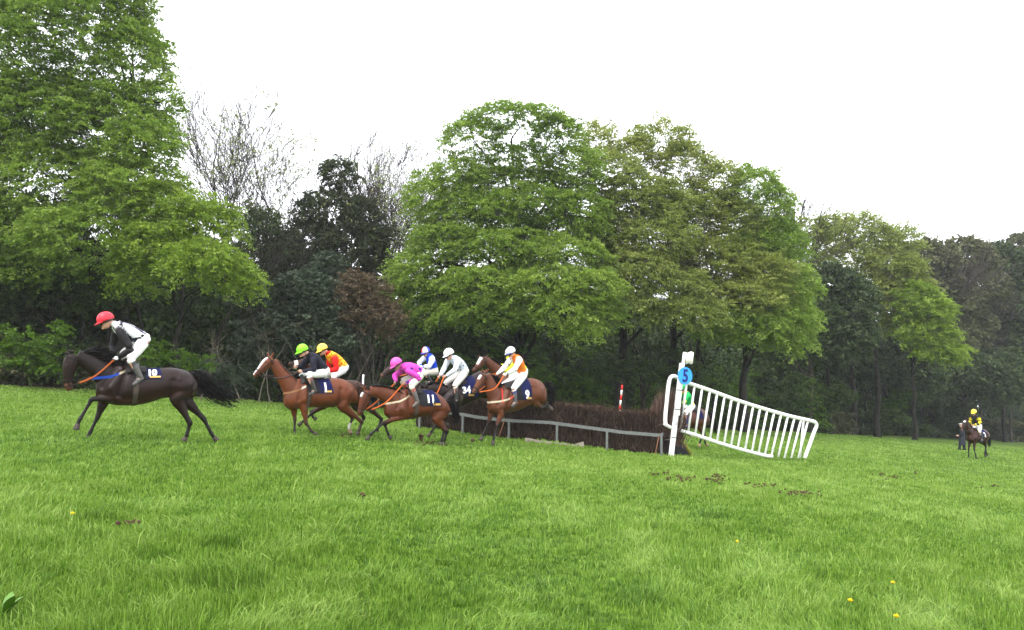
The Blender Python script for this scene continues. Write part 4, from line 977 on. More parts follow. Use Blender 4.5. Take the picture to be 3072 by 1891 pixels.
    if S.get('sheepskin'):
        b = MB(); i = int((n - 1) * .58); V_, *_ = path_rings(hc[i - 2:i + 2], hr[i - 2:i + 2] * 1.25, hl[i - 2:i + 2] * 1.3, 16, 2); b.rings(V_, True); b.build('noseband', principled('sheepskin', (.72, .69, .62), .95, .1, .1, 60, bump=.8, bscale=90), root)
    bit = [hc[int((n - 1) * .80)] + LAT * sg * hl[int((n - 1) * .80)] * 1.1 - hn[int((n - 1) * .8)] * front * hr[int((n - 1) * .8)] * .3 for sg in (1, -1)]
    # mane
    m = MB(); N_ = S.get('mane_n', 170); Lm = S.get('mane_len', .17); up = S.get('mane_up', .25)
    top = np.sign(np.dot(nn[len(nn) // 2], np.array([0, 0, 1]))) or 1
    for q in range(N_):
        f = rng.rand() ** .85; i = 1 + int(f * (len(nc) - 2)); i = max(int(len(nc) * .18), i)
        p = nc[i] + nn[i] * top * nr[i] * .97 + LAT * rng.randn() * .018 + (nc[i - 1] - nc[i]) * rng.rand()
        back = (nc[i - 1] - nc[i]); back /= np.linalg.norm(back); side = LAT * (S.get('mane_side', 1) * abs(rng.randn()) * .5 + .1 * rng.randn())
        d = back * .9 + nn[i] * top * up * rng.uniform(.3, 1.5) + side * (1 - up); d /= np.linalg.norm(d); L_ = Lm * rng.uniform(.6, 1.25)
        qs = np.array([p - nn[i] * top * .02, p + d * L_ * .4 + nn[i] * top * .012, p + d * L_ * .75, p + d * L_ * 1.0 + np.array([0, 0, -.3 * L_ * (1 - up)])])
        m.tube(qs, [.011, .012, .009, .002], 4)
    m.build('mane', S.get('hair', hair_mat), root); m = MB()
    for q in range(22):                                  # forelock
        p = hc[1] + hn[1] * front * hr[1] * .85 + LAT * rng.randn() * .02; d = (hc[5] - hc[1]); d /= np.linalg.norm(d); m.tube([p - d * .05, p + d * .06 + hn[1] * front * .015, p + d * rng.uniform(.08, .16) + LAT * rng.randn() * .02], [.006, .007, .002], 4)
    m.build('forelock', S.get('hair', hair_mat), root)
    # tail
    tl = S['tail']; P = catmull([R.pt(x, y) for x, y, w in tl], 5); wd = catmull([[w, 0, 0] for *_, w in tl], 5)[:, 0]; m = MB(); npt = len(P)
    m.tube(P[:max(4, npt // 2)], np.linspace(.05, .02, max(4, npt // 2)), 8)
    for q in range(150):
        o = rng.randn(3) * np.array([.7, .45, .7]); e = rng.uniform(.6, 1.0); j = max(3, int(npt * e)); s0 = rng.randint(0, max(1, j // 3)); wl = np.clip(wd[s0:j], .01, 1)
        qs = P[s0:j] + o * wl[:, None] + np.cumsum(rng.randn(j - s0, 3) * .006, 0)
        if len(qs) > 2: m.tube(qs, np.linspace(.010, .0025, len(qs)), 4)
    m.build('tail', S.get('hair', hair_mat), root)
    # saddle cloth, saddle, girth
    u0, z0 = R.pt(*S['cloth'][0])[[0, 2]]; u1, z1 = R.pt(*S['cloth'][1])[[0, 2]]; ua, ub = max(u0, u1), min(u0, u1)
    zc = np.interp((ua + ub) / 2, c[::-1, 0], c[::-1, 2]) if c[0, 0] > c[-1, 0] else c[len(c) // 2, 2]
    zc = zc - .05
    zb = min(z0, z1)
    def surf(u, ph, off, slant=0.0):
        d = np.array([0, math.sin(ph), math.cos(ph)]); o = np.array([u - slant * abs(ph), 0, zc]); h = cast(o, d, .3); return h + d * off
    phm = .4
    while phm < 1.75 and surf((ua + ub) / 2, phm, 0)[2] > zb: phm += .04
    def drape(ua, ub, ph0, ph1, off, nu=10, nphi=28, slant=0.0):
        us = np.linspace(ua, ub, nu); ps = np.linspace(ph0, ph1, nphi); G = np.array([[surf(u, p, off, slant) for u in us] for p in ps])
        i = np.arange(nphi - 1)[:, None] * nu; j = np.arange(nu - 1)[None]
        Q = np.stack([i + j, i + j + 1, i + nu + j + 1, i + nu + j], -1).reshape(-1, 4)
        return G.reshape(-1, 3), Q
    sl = S.get('cloth_slant', .05)
    G, Q = drape(ua, ub, -phm, phm, .016, slant=sl)
    ccol = np.broadcast_to(np.array(S.get('cloth_col', (.010, .012, .055))), G.shape).copy(); ccol[np.tile(np.arange(10) < S.get('cloth_split', 5), len(G) // 10)] = (.016, .016, .018)
    cl = mesh_from('saddle_cloth', G, Q, cloth_mat, root, True, vcol=ccol)
    if S.get('number'):
        size = S.get('num_size', .24); tv, tf = text_mesh(S['number'], size, 0, .010, 2); Rr = .30; ph_c = phm * S.get('num_ph', .60); uc = ub + (ua - ub) * S.get('num_u', .38)
        for sgn in (1, -1):
            VV = np.array([surf(uc - sgn * x + sl * abs(ph_c - y / Rr), sgn * (ph_c - y / Rr), .026, sl) for x, y, _ in tv]); mesh_from('numeral', VV, tf, principled('numeral_white', (.82, .82, .82), .6), cl, smooth=False)
        G2, Q2 = drape(uc + .10, uc - .10, phm * .84, phm * .95, .023, 5, 4, sl); mesh_from('badge', G2, Q2, principled('badge_gold', (.55, .32, .07), .6), cl, smooth=False)
    um = ua - .02
    g = MB(); G, Q = drape(um + .12, um - .25, -.62, .62, .045, 8, 14); g.add(G, Q); G3, Q3 = drape(um + .12, um - .25, -.55, .55, .085, 8, 14); G3[:, 2] -= .035; g.add(G3, Q3); g.build('saddle', leather, root)
    g = MB(); a = np.linspace(phm * .9, 2 * np.pi - phm * .9, 26); ug = um - .08
    Vg = np.array([[surf(ug + .045, p, .012), surf(ug - .045, p, .012)] for p in a]).reshape(-1, 3); g.add(Vg, [[2 * i, 2 * i + 1, 2 * i + 3, 2 * i + 2] for i in range(25)]); g.build('girth', principled('girth_web', S.get('girth_col', (.06, .045, .035)), .8), root)
    if S.get('breast'):
        (x0, y0), (x1, y1), cola, colb = S['breast']; f = R.pt(x0, y0); s_ = R.pt(x1, y1); uc = s_[0] - .02; A_ = np.linspace(-1.62, 1.62, 34); g = MB(); Vg = []
        for a in A_:
            z = f[2] + (s_[2] - f[2]) * min(1, abs(a) / 1.5) ** 1.3; d = np.array([math.cos(a), math.sin(a), 0]); hh_ = bvh.ray_cast(Vector((uc, 0, z)), Vector(d), 1.5); h = np.array(hh_[0]) if hh_[0] is not None else np.array([uc, 0, z]) + d * .3
            Vg += [h + d * .013 + np.array([0, 0, .026]), h + d * .013 - np.array([0, 0, .026])]
        cc_ = np.array([cola if abs(a) < S.get('breast_split', .9) else colb for a in A_ for _ in (0, 1)]); g.add(Vg, [[2 * i, 2 * i + 1, 2 * i + 3, 2 * i + 2] for i in range(33)], col=cc_); g.build('breast_girth', principled('webbing', (.5, .5, .5), .8, .1, .1, 30, vcol='Col'), root, vcol=True)
    # reins to the rider's hands
    if S.get('hands'):
        for sg, hp in zip((1, -1), S['hands']):
            p0 = bit[0 if sg > 0 else 1]; p1 = hp; mid = (p0 * .45 + p1 * .55) + np.array([0, 0, -S.get('rein_sag', .10)]); mid[1] = sg * S.get('rein_v', .21); q = catmull([p0, p0 * .7 + mid * .3 + np.array([0, .03 * sg, -.02]), mid, p1], 6); g = MB(); s = np.linspace(0, 1, len(q)); j = int(len(q) * S.get('rein_split', .5)); oc = S.get('rein_col', (.46, .10, .018))
            g.tube(q[:j + 1], .008, 6, True, (.03, .02, .018)); g.tube(q[j:], [.018] * (len(q) - j), 8, True, oc); g.build('rein', principled('rein_rubber', (.5, .2, .1), .7, .2, vcol='Col'), root, vcol=True)
    for hp in S.get('stirrups', []):
        g = MB(); a = np.linspace(0, 2 * np.pi, 17); g.tube(hp + np.stack([.012 * np.sin(a) * 0, .062 * np.cos(a), .07 * np.sin(a) + .045], -1), .009, 6, False); g.tube([hp + np.array([0, 0, .11]), hp * np.array([1, .82, 1]) + np.array([-.02, 0, .42])], .012, 5); g.build('stirrup', steel, root)
    for pts, colr, wdt in S.get('straps', []):
        q = catmull([R.pt(x, y) for x, y in pts], 5); g = MB(); Vg = []
        for p in q: h = cast(np.array([p[0], 0, p[2]]), LAT, .25) + LAT * .012; Vg += [h - np.array([wdt, 0, 0]), h + np.array([wdt, 0, 0])]
        g.add(Vg, [[2 * i, 2 * i + 1, 2 * i + 3, 2 * i + 2] for i in range(len(q) - 1)]); g.build('breast_strap', principled('strap_red', colr, .7), root)
    return root

# ---- riders
def spots(V, C, key, col, r, spacing, seed=0):
    rng = np.random.RandomState(seed); idx = np.where(np.abs(C - np.array(key)).sum(1) < .06)[0]; rng.shuffle(idx); ctr = []
    for i in idx:
        if all(np.linalg.norm(V[i] - c) > spacing for c in ctr): ctr.append(V[i])
        if len(ctr) > 60: break
    for c in ctr:
        d = np.linalg.norm(V[idx] - c, axis=1); C[idx[d < r]] = col
    return C

def hand(mb, w, d, v, col):
    """closed hand gripping a rein: palm, four curled fingers of different length, thumb on top"""
    d = d / np.linalg.norm(d); down = np.array([0, 0, -1.0]) - d * (-d[2]); down /= np.linalg.norm(down); side = np.cross(d, down)
    inn = side * (-np.sign(np.dot(side, LAT)) * np.sign(v) or 1)
    pc = w + d * .055; ellipsoid(mb, pc, [d, inn, down], (.05, .020, .042), col, 8, 10)
    for i, (o, L_) in enumerate(((-.030, .9), (-.011, 1.0), (.009, .95), (.028, .78))):
        k = pc + d * .038 + down * o; q = np.array([k - d * .01, k + d * .022 * L_, k + d * .026 * L_ + inn * .026 * L_, k + d * .004 + inn * .036 * L_, k - d * .016 + inn * .028]); mb.tube(catmull(q, 2), .0098, 7, True, col)
    t = pc - down * .034; mb.tube(catmull([t - d * .02, t + d * .012 - down * .012 + inn * .012, t + d * .035 + inn * .024 - down * .008], 3), .011, 7, True, col)
    return pc + d * .03 + inn * .01

def build_rider(S, R):
    T = S['T']; pt = lambda x, y, v=0.0: R.pt(x, y, v, T)
    root = empty('person', R.root + R.F * pt(*S['torso'][-1][:2])[0], R.rot); off = np.array([pt(*S['torso'][-1][:2])[0], 0, 0])
    tag(root, S['label'], 'jockey', 'jockeys riding in the race')
    vs = dict(sh=.19, el=.25, wr=.075, hip=.10, kn=.24, an=.27, to=.29)
    def chain(pts, vv, sg): return [pt(x, y, sg * v) for (x, y), v in zip(pts, vv)]
    armN = chain(S['armN'], (vs['sh'], vs['el'], vs['wr']), 1); legN = chain(S['legN'], (vs['hip'], vs['kn'], vs['an'], vs['to']), 1)
    mir = lambda ch: [p * np.array([1, -1, 1]) for p in ch]
    armF = chain(S['armF'], (vs['sh'], vs['el'], vs['wr']), -1) if 'armF' in S else mir(armN)
    legF = chain(S['legF'], (vs['hip'], vs['kn'], vs['an'], vs['to']), -1) if 'legF' in S else mir(legN)
    hx, hy = S['head']; hc = pt(hx, hy); hk = S.get('hscale', 1.0); pit = math.radians(S.get('pitch', 25)); hyw = math.radians(S.get('hyaw', 0))
    f = np.array([math.cos(pit) * math.cos(hyw), math.cos(pit) * math.sin(hyw), -math.sin(pit)]); lt = np.array([-math.sin(hyw), math.cos(hyw), 0]); up = np.cross(f, lt); ax = [f, lt, up]
    skin = np.array(S.get('skin', (.52, .28, .20)))
    tor = [pt(x, y) for x, y, *_ in S['torso']]; th_ = [q[2] for q in S['torso']]; tw = S.get('torso_w', [.17, .215, .19, .165, .18])[:len(tor)]
    f, lt, up = f * hk, lt * hk, up * hk; ax = [f, lt, up]
    # --- body, one continuous surface
    b = MB()
    V, *_ = path_rings(tor, np.array(th_) * .82, np.array(tw) * .82, 18); b.rings(V, True, skin * .8)
    nb = tor[0]; b.tube(catmull([nb + (tor[1] - nb) * .4, nb * .6 + hc * .4, hc - up * .05], 3), .056, 12, True, skin)
    ellipsoid(b, hc, ax, (.100, .079, .115), skin); ellipsoid(b, hc + f * .025 - up * .075, ax, (.072, .056, .058), skin)
    ellipsoid(b, hc + f * .103 - up * .022, ax, (.024, .015, .030), skin * 1.05); ellipsoid(b, hc + f * .088 - up * .108, ax, (.022, .026, .018), skin)
    ellipsoid(b, hc + f * .092 - up * .072, ax, (.014, .028, .009), skin * np.array([.75, .5, .5])); ellipsoid(b, hc + f * .085 + up * .012, ax, (.018, .055, .012), skin * .9)
    for sg in (1, -1): ellipsoid(b, hc + lt * sg * .080 - f * .012 - up * .012, ax, (.022, .010, .034), skin * .95)
    hands = []; gl = S.get('gloves'); 
    for sg, a in ((1, armN), (-1, armF)):
        b.tube(catmull([a[0], a[1], a[2]], 4), np.linspace(.042, .028, 9), 10, True, skin)
        hands.append(hand(b, a[2], (a[2] - a[1]) * .6 + np.array([.12, 0, -.02]), sg, skin if gl is None else np.array(gl)))
    for lg in (legN, legF): b.tube(catmull(lg[:3], 4), np.linspace(.07, .036, 9), 10, True, skin * .8); b.tube(np.array([lg[2], lg[2] * .4 + lg[3] * .6]), [.032, .026], 8, True, skin * .8)
    V, F, C = remesh(b, .0085, 1); mesh_from('body', V - off, F, skin_mat, root, True, vcol=C)
    for sg in (1, -1):
        e = MB(); ellipsoid(e, hc + f * .090 + lt * sg * .033 - up * .004 - off, ax, (.011, .013, .008), None, 6, 8); e.build('eye', eye_mat, root)
    # --- silks
    s = MB(); tc = np.array(S['silk']); sc = np.array(S.get('sleeve', S['silk'])); cu = np.array(S.get('cuff', S.get('sleeve', S['silk'])))
    V, th, *_ = path_rings(tor[:-1] + [tor[-2] * .45 + tor[-1] * .55], np.array(list(th_[:-1]) + [th_[-1] * .97]), np.array(list(tw[:-1]) + [tw[-1] * .96]), 20); s.rings(V, True, tc)
    ellipsoid(s, nb * .85 + hc * .15, np.eye(3), (.075, .075, .06), np.array(S.get('collar', tc)))
    for sg, a in ((1, armN), (-1, armF)):
        ellipsoid(s, a[0] * .92 + tor[0] * .04 + tor[1] * .04, np.eye(3), (.085, .085, .085), sc)
        q = catmull([a[0], a[0] * .5 + a[1] * .5, a[1], a[1] * .45 + a[2] * .55, a[2]], 3); n = len(q); rr = (1 + .06 * np.sin(np.linspace(0, 14, n))) * np.interp(np.linspace(0, 1, n), [0, .3, .5, .8, 1], [.082, .080, .074, .064, .042]); u = np.linspace(0, 1, n)
        cols = np.array([cu if x > .86 else sc for x in u]); hp = S.get('hoops')
        if hp: cols = np.array([hp if int(x * 9) % 2 else sc for x in u])
        if S.get('cap_sleeve') is not None: cols[u < .12] = S['cap_sleeve']
        s.tube(q, rr, 14, True, cols)
    V, F, C = remesh(s, .0105, 2)
    for fn in S.get('pattern', []): C = fn(V, C)
    mesh_from('silks', V - off, F, silk_mat, root, True, vcol=C)
    # --- breeches
    s = MB(); bc = np.array(S.get('breeches', (.74, .73, .71)))
    V, *_ = path_rings([tor[-2] * .5 + tor[-1] * .5, tor[-1], tor[-1] + (tor[-1] - tor[-2]) / np.linalg.norm(tor[-1] - tor[-2]) * .09], np.array([th_[-1] * .9, th_[-1] * 1.02, th_[-1] * .6]), np.array([tw[-1] * .93, tw[-1] * 1.02, tw[-1] * .75]), 18); s.rings(V, True, bc)
    for lg in (legN, legF):
        q = catmull([lg[0], lg[0] * .5 + lg[1] * .5, lg[1], lg[1] * .8 + lg[2] * .2], 4); s.tube(q, np.interp(np.linspace(0, 1, len(q)), [0, .3, .7, 1], [.122, .110, .082, .068]), 14, True, bc)
    V, F, C = remesh(s, .0105, 2)
    for fn in S.get('breech_pattern', []): C = fn(V, C)
    mesh_from('breeches', V - off, F, silk_mat, root, True, vcol=C)
    # --- boots
    for lg in (legN, legF):
        s = MB(); kc = np.array(S.get('boot', (.03, .03, .032))); tp = np.array(S.get('boot_top', S.get('boot', (.03, .03, .032)))); k0 = lg[1] * .84 + lg[2] * .16
        q = catmull([k0, k0 * .6 + lg[2] * .4, k0 * .25 + lg[2] * .75, lg[2]], 4); u = np.linspace(0, 1, len(q)); s.tube(q, np.interp(u, [0, .35, .8, 1], [.066, .066, .05, .047]), 14, True, np.array([tp if x < .18 else kc for x in u]))
        d = lg[3] - lg[2]; d /= np.linalg.norm(d); fd = np.array([d[0], d[1], d[2] * .6]); fd /= np.linalg.norm(fd)
        q = np.array([lg[2] - fd * .06 - np.array([0, 0, .04]), lg[2] - np.array([0, 0, .035]), lg[2] + fd * .09 - np.array([0, 0, .055]), lg[2] + fd * .17 - np.array([0, 0, .065])]); s.tube(catmull(q, 3), np.interp(np.linspace(0, 1, 10), [0, .3, .8, 1], [.034, .044, .038, .022]), 12, True, kc)
        V, F, C = remesh(s, .0095, 1); mesh_from('boot', V - off, F, boot_mat, root, True, vcol=C)
    # --- helmet
    s = MB(); hc2 = hc + up * .030 - f * .008; capc = np.array(S['cap']); n1, n2 = 12, 28; ph = np.linspace(.03, 1.78, n1); th = np.linspace(0, 2 * np.pi, n2, endpoint=False)
    Vh = np.array([[hc2 + f * math.sin(p) * math.cos(t) * .142 + lt * math.sin(p) * math.sin(t) * .118 + up * math.cos(p) * .135 for t in th] for p in ph]); inner = np.array([[hc2 + f * math.cos(t) * .115 + lt * math.sin(t) * .095 - up * .03 for t in th]])
    cc = np.broadcast_to(capc, (n1 + 1, n2, 3)).copy(); cc[-1] = (.02, .02, .02); cf = S.get('cap_fn')
    if cf: cc[:n1] = np.array([[cf(p, t, capc) for t in th] for p in ph])
    s.rings(np.concatenate([Vh, inner]), True); s.C[-1][:(n1 + 1) * n2] = cc.reshape(-1, 3); s.C[-1][-2] = cc[0, 0]; s.C[-1][-1] = (.02, .02, .02)
    s.build('helmet', helmet_mat, root, vcol=True).location = -Vector(off)
    s = MB(); A_ = np.linspace(-1.05, 1.05, 13); o1 = [hc2 + f * math.cos(a) * .140 + lt * math.sin(a) * .116 - up * .012 for a in A_]; o2 = [hc2 + f * (math.cos(a) * .140 + .062 * math.cos(a * 1.45)) + lt * math.sin(a) * .118 - up * .034 for a in A_]
    dn = up * .010; s.add(o1 + o2 + [p - dn for p in o1] + [p - dn for p in o2], [[i, i + 1, 14 + i, 13 + i] for i in range(12)] + [[26 + i + 13, 26 + i + 14, 26 + i + 1, 26 + i] for i in range(12)] + [[13 + i, 14 + i, 40 + i, 39 + i] for i in range(12)]); s.build('peak', principled('peak_' + S['key'], tuple(np.array(S.get('peak', S['cap']))), .4), root).location = -Vector(off)
    s = MB(); A_ = np.linspace(-2.6, 2.6, 40); zz = -.052 if S.get('goggles_low', True) else .05
    V1 = [hc2 + f * math.cos(a) * .128 + lt * math.sin(a) * .104 - up * (.036) for a in A_]; V2 = [hc2 + f * math.cos(a) * .116 + lt * math.sin(a) * .094 - up * (.082 if abs(a) < .9 else .06) for a in A_]
    V1 = [p + f * .010 for p in V1]; V2 = [p + f * .014 for p in V2]
    if S.get('goggles', True):
        s.add(V1 + V2, [[i, i + 1, 41 + i, 40 + i] for i in range(39)]); s.build('goggles', principled('goggles_dark', (.012, .012, .02), .25, .5), root).location = -Vector(off)
    if S.get('bib'): S['bib'](root, off, tor, th_, tw, R)
    return root, hands, [legN[2] + np.array([.07, 0, -.13]), legF[2] + np.array([.07, 0, -.13])]

def pair(H, J):
    R = H['rig']; r, hands, st = build_rider(J, R); H['hands'] = hands; H['stirrups'] = st
    h = build_horse(H); return h, r

T1 = crop(130, 880, 3.0246); TB = crop(720, 980, 3.979); TD = crop(1040, 1000, 4.2); TH = crop(1260, 1000, 4.087)
J2 = crop(170, 920, 6.3); J3 = crop(740, 1010, 6.3); J4 = crop(1130, 1020, 6.872); J5 = crop(1380, 1020, 6.3); T5 = crop(1990, 1140, 6.572)
CREAM = (.55, .46, .33); BLUE = (.015, .05, .30); NAVY = (.012, .014, .06)

def braces(V, C):
    m = (C.mean(1) > .5) & (np.abs(np.abs(V[:, 1]) - .10) < .026); C[m] = (.03, .03, .07); return C
RA = Rig(437, 1321, 6, T1)
def panels(V, C):
    for x, y, r in [(1500, 630, .045), (1440, 645, .05), (1560, 610, .04), (1620, 560, .035), (1225, 300, .03), (1212, 350, .035), (1205, 400, .04), (1520, 395, .026), (1565, 430, .028), (1605, 470, .028), (1290, 560, .07), (1360, 610, .06)]:
        p = RA.pt(x, y, .1, J2); d = np.hypot(V[:, 0] - p[0], V[:, 2] - p[2]); C[(d < r) & (C.mean(1) > .4)] = (.016, .016, .024)
    return C

RACE = []
# A: the leader
RACE.append((dict(rig=Rig(437, 1321, 6, T1), label='dark bay horse leading the field on the left with a flying black tail', seed=1, coat=(.026, .012, .010), belly=2.3, neckc=.6, muzzle=(.12, .05, .03),
  trunk=[(478, 800, 930, .10), (530, 735, 975, .17), (610, 670, 1005, .22), (700, 645, 1020, .25), (800, 668, 1020, .275), (900, 684, 1010, .29), (1000, 684, 985, .295), (1090, 674, 955, .29), (1180, 677, 945, .28), (1270, 697, 950, .26), (1340, 732, 935, .21), (1395, 790, 905, .13)],
  neck=[(620, 790, .27), (535, 715, .215), (455, 655, .175), (375, 605, .15), (300, 570, .13)],
  head=[(285, 560, .10), (258, 612, .135), (240, 680, .125), (228, 750, .098), (226, 810, .08), (232, 855, .07), (242, 885, .045)],
  ears=(((262, 532), (205, 520)), ((250, 535), (190, 545))),
  FL=[(600, 860), (625, 950), (440, 962), (330, 1150), (312, 1190), (296, 1240)], FR=[(570, 880), (548, 985), (492, 1125), (422, 1268), (406, 1298), (386, 1338)],
  HL=[(1290, 830), (1215, 960), (1330, 1180), (1302, 1285), (1290, 1310), (1272, 1342)], HR=[(1300, 840), (1290, 970), (1455, 1140), (1532, 1285), (1550, 1310), (1578, 1338)],
  tail=[(1335, 728, .03), (1420, 758, .06), (1500, 840, .11), (1600, 920, .12), (1700, 980, .09), (1780, 1015, .05)], mane_len=.30, mane_up=.85, mane_n=460,
  cloth=[(790, 690), (1040, 778)], number='10', num_size=.17, num_u=.24, num_ph=.60, breast=((470, 775), (735, 705), BLUE, CREAM), breast_split=1.05, rein_split=.42, rein_col=(.30, .07, .015)),
 dict(key='a', T=J2, label='person in red cap, white silks and black sleeves riding the leading dark bay', head=(928, 272), hscale=1.12, pitch=24, torso=[(1110, 335, .10), (1225, 420, .14), (1390, 490, .15), (1540, 560, .135), (1650, 640, .15)],
  armN=[(1200, 470), (1395, 810), (1180, 960)], armF=[(1120, 520), (1060, 760), (1080, 950)], legN=[(1630, 680), (1400, 985), (1590, 1340), (1470, 1450)], legF=[(1600, 690), (1260, 900), (1450, 1290), (1330, 1400)],
  silk=(.78, .78, .80), sleeve=(.018, .016, .018), collar=(.78, .80, .82), cap=(.70, .02, .04), gloves=(.7, .7, .72), boot=(.075, .07, .066), boot_top=(.02, .02, .02), pattern=[braces, lambda V, C: panels(V, C)], breech_pattern=[lambda V, C: spots(V, C, (.74, .73, .71), (.75, .35, .45), .03, .45, 4)])))
# B: number 1
RACE.append((dict(rig=Rig(971, 1304, 22, TB), label='chestnut horse with a broad white blaze wearing number 1', seed=2, coat=(.235, .078, .030), points=(.035, .022, .018), belly=.8, blaze=(.12, .9, .80),
  trunk=[(532, 790, 940, .11), (590, 715, 990, .19), (660, 640, 990, .23), (740, 612, 980, .255), (840, 620, 968, .275), (950, 630, 965, .29), (1050, 622, 968, .295), (1130, 612, 950, .29), (1210, 625, 930, .28), (1290, 660, 930, .26), (1350, 715, 930, .2), (1395, 790, 910, .12)],
  neck=[(640, 770, .27), (560, 660, .205), (490, 565, .165), (432, 480, .14), (392, 410, .12)],
  head=[(390, 392, .10), (345, 420, .135), (298, 462, .125), (252, 512, .10), (212, 552, .082), (185, 582, .07), (170, 598, .04)],
  ears=(((375, 352), (392, 300)), ((348, 352), (332, 296))),
  FL=[(740, 880), (765, 985), (790, 1160), (850, 1242), (882, 1270), (915, 1300)], FR=[(640, 860), (640, 960), (655, 1120), (650, 1238), (650, 1262), (648, 1293)],
  HL=[(1290, 780), (1225, 940), (1455, 1140), (1422, 1240), (1410, 1258), (1398, 1292)], HR=[(1290, 800), (1215, 950), (1345, 1090), (1300, 1195), (1302, 1225), (1322, 1285)], socks=dict(HR=7.0),
  tail=[(1375, 735, .03), (1415, 720, .05), (1440, 790, .06), (1448, 880, .05), (1440, 960, .03)], mane_len=.10, mane_up=.1, hair=principled('chestnut_hair', (.05, .022, .014), .55, .3),
  cloth=[(750, 640), (1035, 795)], number='1', num_size=.30, num_u=.22, num_ph=.66, breast=((515, 800), (735, 715), (.25, .12, .06), (.62, .58, .52)), breast_split=1.15, rein_col=(.05, .03, .025), rein_sag=.12),
 dict(key='b', T=J3, label='person in bright green cap and black silks riding the chestnut numbered 1', head=(1055, 272), hscale=1.12, pitch=22, hyaw=5, torso=[(1190, 340, .10), (1255, 405, .145), (1335, 490, .15), (1420, 575, .13), (1480, 660, .14)],
  armN=[(1255, 440), (1270, 625), (1060, 655)], armF=[(1110, 470), (1020, 590), (955, 570)], legN=[(1480, 690), (1175, 725), (1285, 1010), (1195, 1080)],
  silk=(.014, .014, .024), cap=(.22, .80, .015), boot=(.045, .04, .036), boot_top=(.16, .05, .045), breech_pattern=[lambda V, C: spots(V, C, (.74, .73, .71), (.03, .10, .08), .06, .7, 3)])))
# C: behind number 1
RACE.append((dict(rig=Rig(1017, 1300, 24, TB, depth=21.6), label='dark brown horse with a white sheepskin noseband behind the chestnut numbered 1', seed=3, coat=(.075, .032, .017), belly=.8, sheepskin=True,
  trunk=[(880, 810, 930, .10), (930, 740, 965, .18), (1000, 680, 970, .22), (1080, 650, 965, .25), (1170, 648, 955, .28), (1260, 640, 945, .29), (1350, 640, 935, .28), (1430, 665, 925, .25), (1495, 715, 905, .17), (1535, 780, 880, .1)],
  neck=[(970, 780, .25), (905, 690, .2), (865, 595, .165), (835, 515, .14), (812, 450, .12)],
  head=[(805, 432, .10), (765, 440, .135), (715, 455, .122), (665, 458, .096), (625, 454, .08), (595, 450, .07), (578, 450, .04)],
  ears=(((800, 395), (815, 345)), ((785, 395), (790, 345))),
  FL=[(960, 850), (1000, 935), (850, 1045), (755, 1130), (732, 1150), (695, 1180)], FR=[(960, 860), (1020, 940), (845, 1020), (870, 1080), (885, 1092), (905, 1105)],
  HL=[(1430, 780), (1480, 920), (1690, 1105), (1640, 1225), (1640, 1250), (1655, 1285)], HR=[(1430, 800), (1380, 940), (1480, 1090), (1430, 1200), (1425, 1225), (1420, 1262)],
  tail=[(1520, 740, .03), (1560, 760, .05), (1590, 830, .07), (1600, 930, .05)], mane_len=.12, cloth=[(1080, 660), (1240, 760)], number=None),
 dict(key='c', T=J3, label='person in yellow cap with red sleeves and flame patterned silks behind the green capped rider', head=(1432, 250), hscale=1.1, pitch=24, torso=[(1540, 315, .10), (1615, 385, .15), (1710, 455, .155), (1795, 530, .14), (1835, 600, .15)],
  armN=[(1670, 420), (1690, 620), (1490, 650)], legN=[(1835, 620), (1640, 750), (1760, 1000), (1700, 1060)],
  silk=(.75, .30, .015), sleeve=(.62, .012, .010), collar=(.62, .012, .010), cap=(.82, .58, .09), pattern=[lambda V, C: spots(V, C, (.75, .30, .015), (.80, .60, .05), .030, .075, 3), lambda V, C: spots(V, C, (.75, .30, .015), (.62, .05, .012), .022, .07, 8)])))
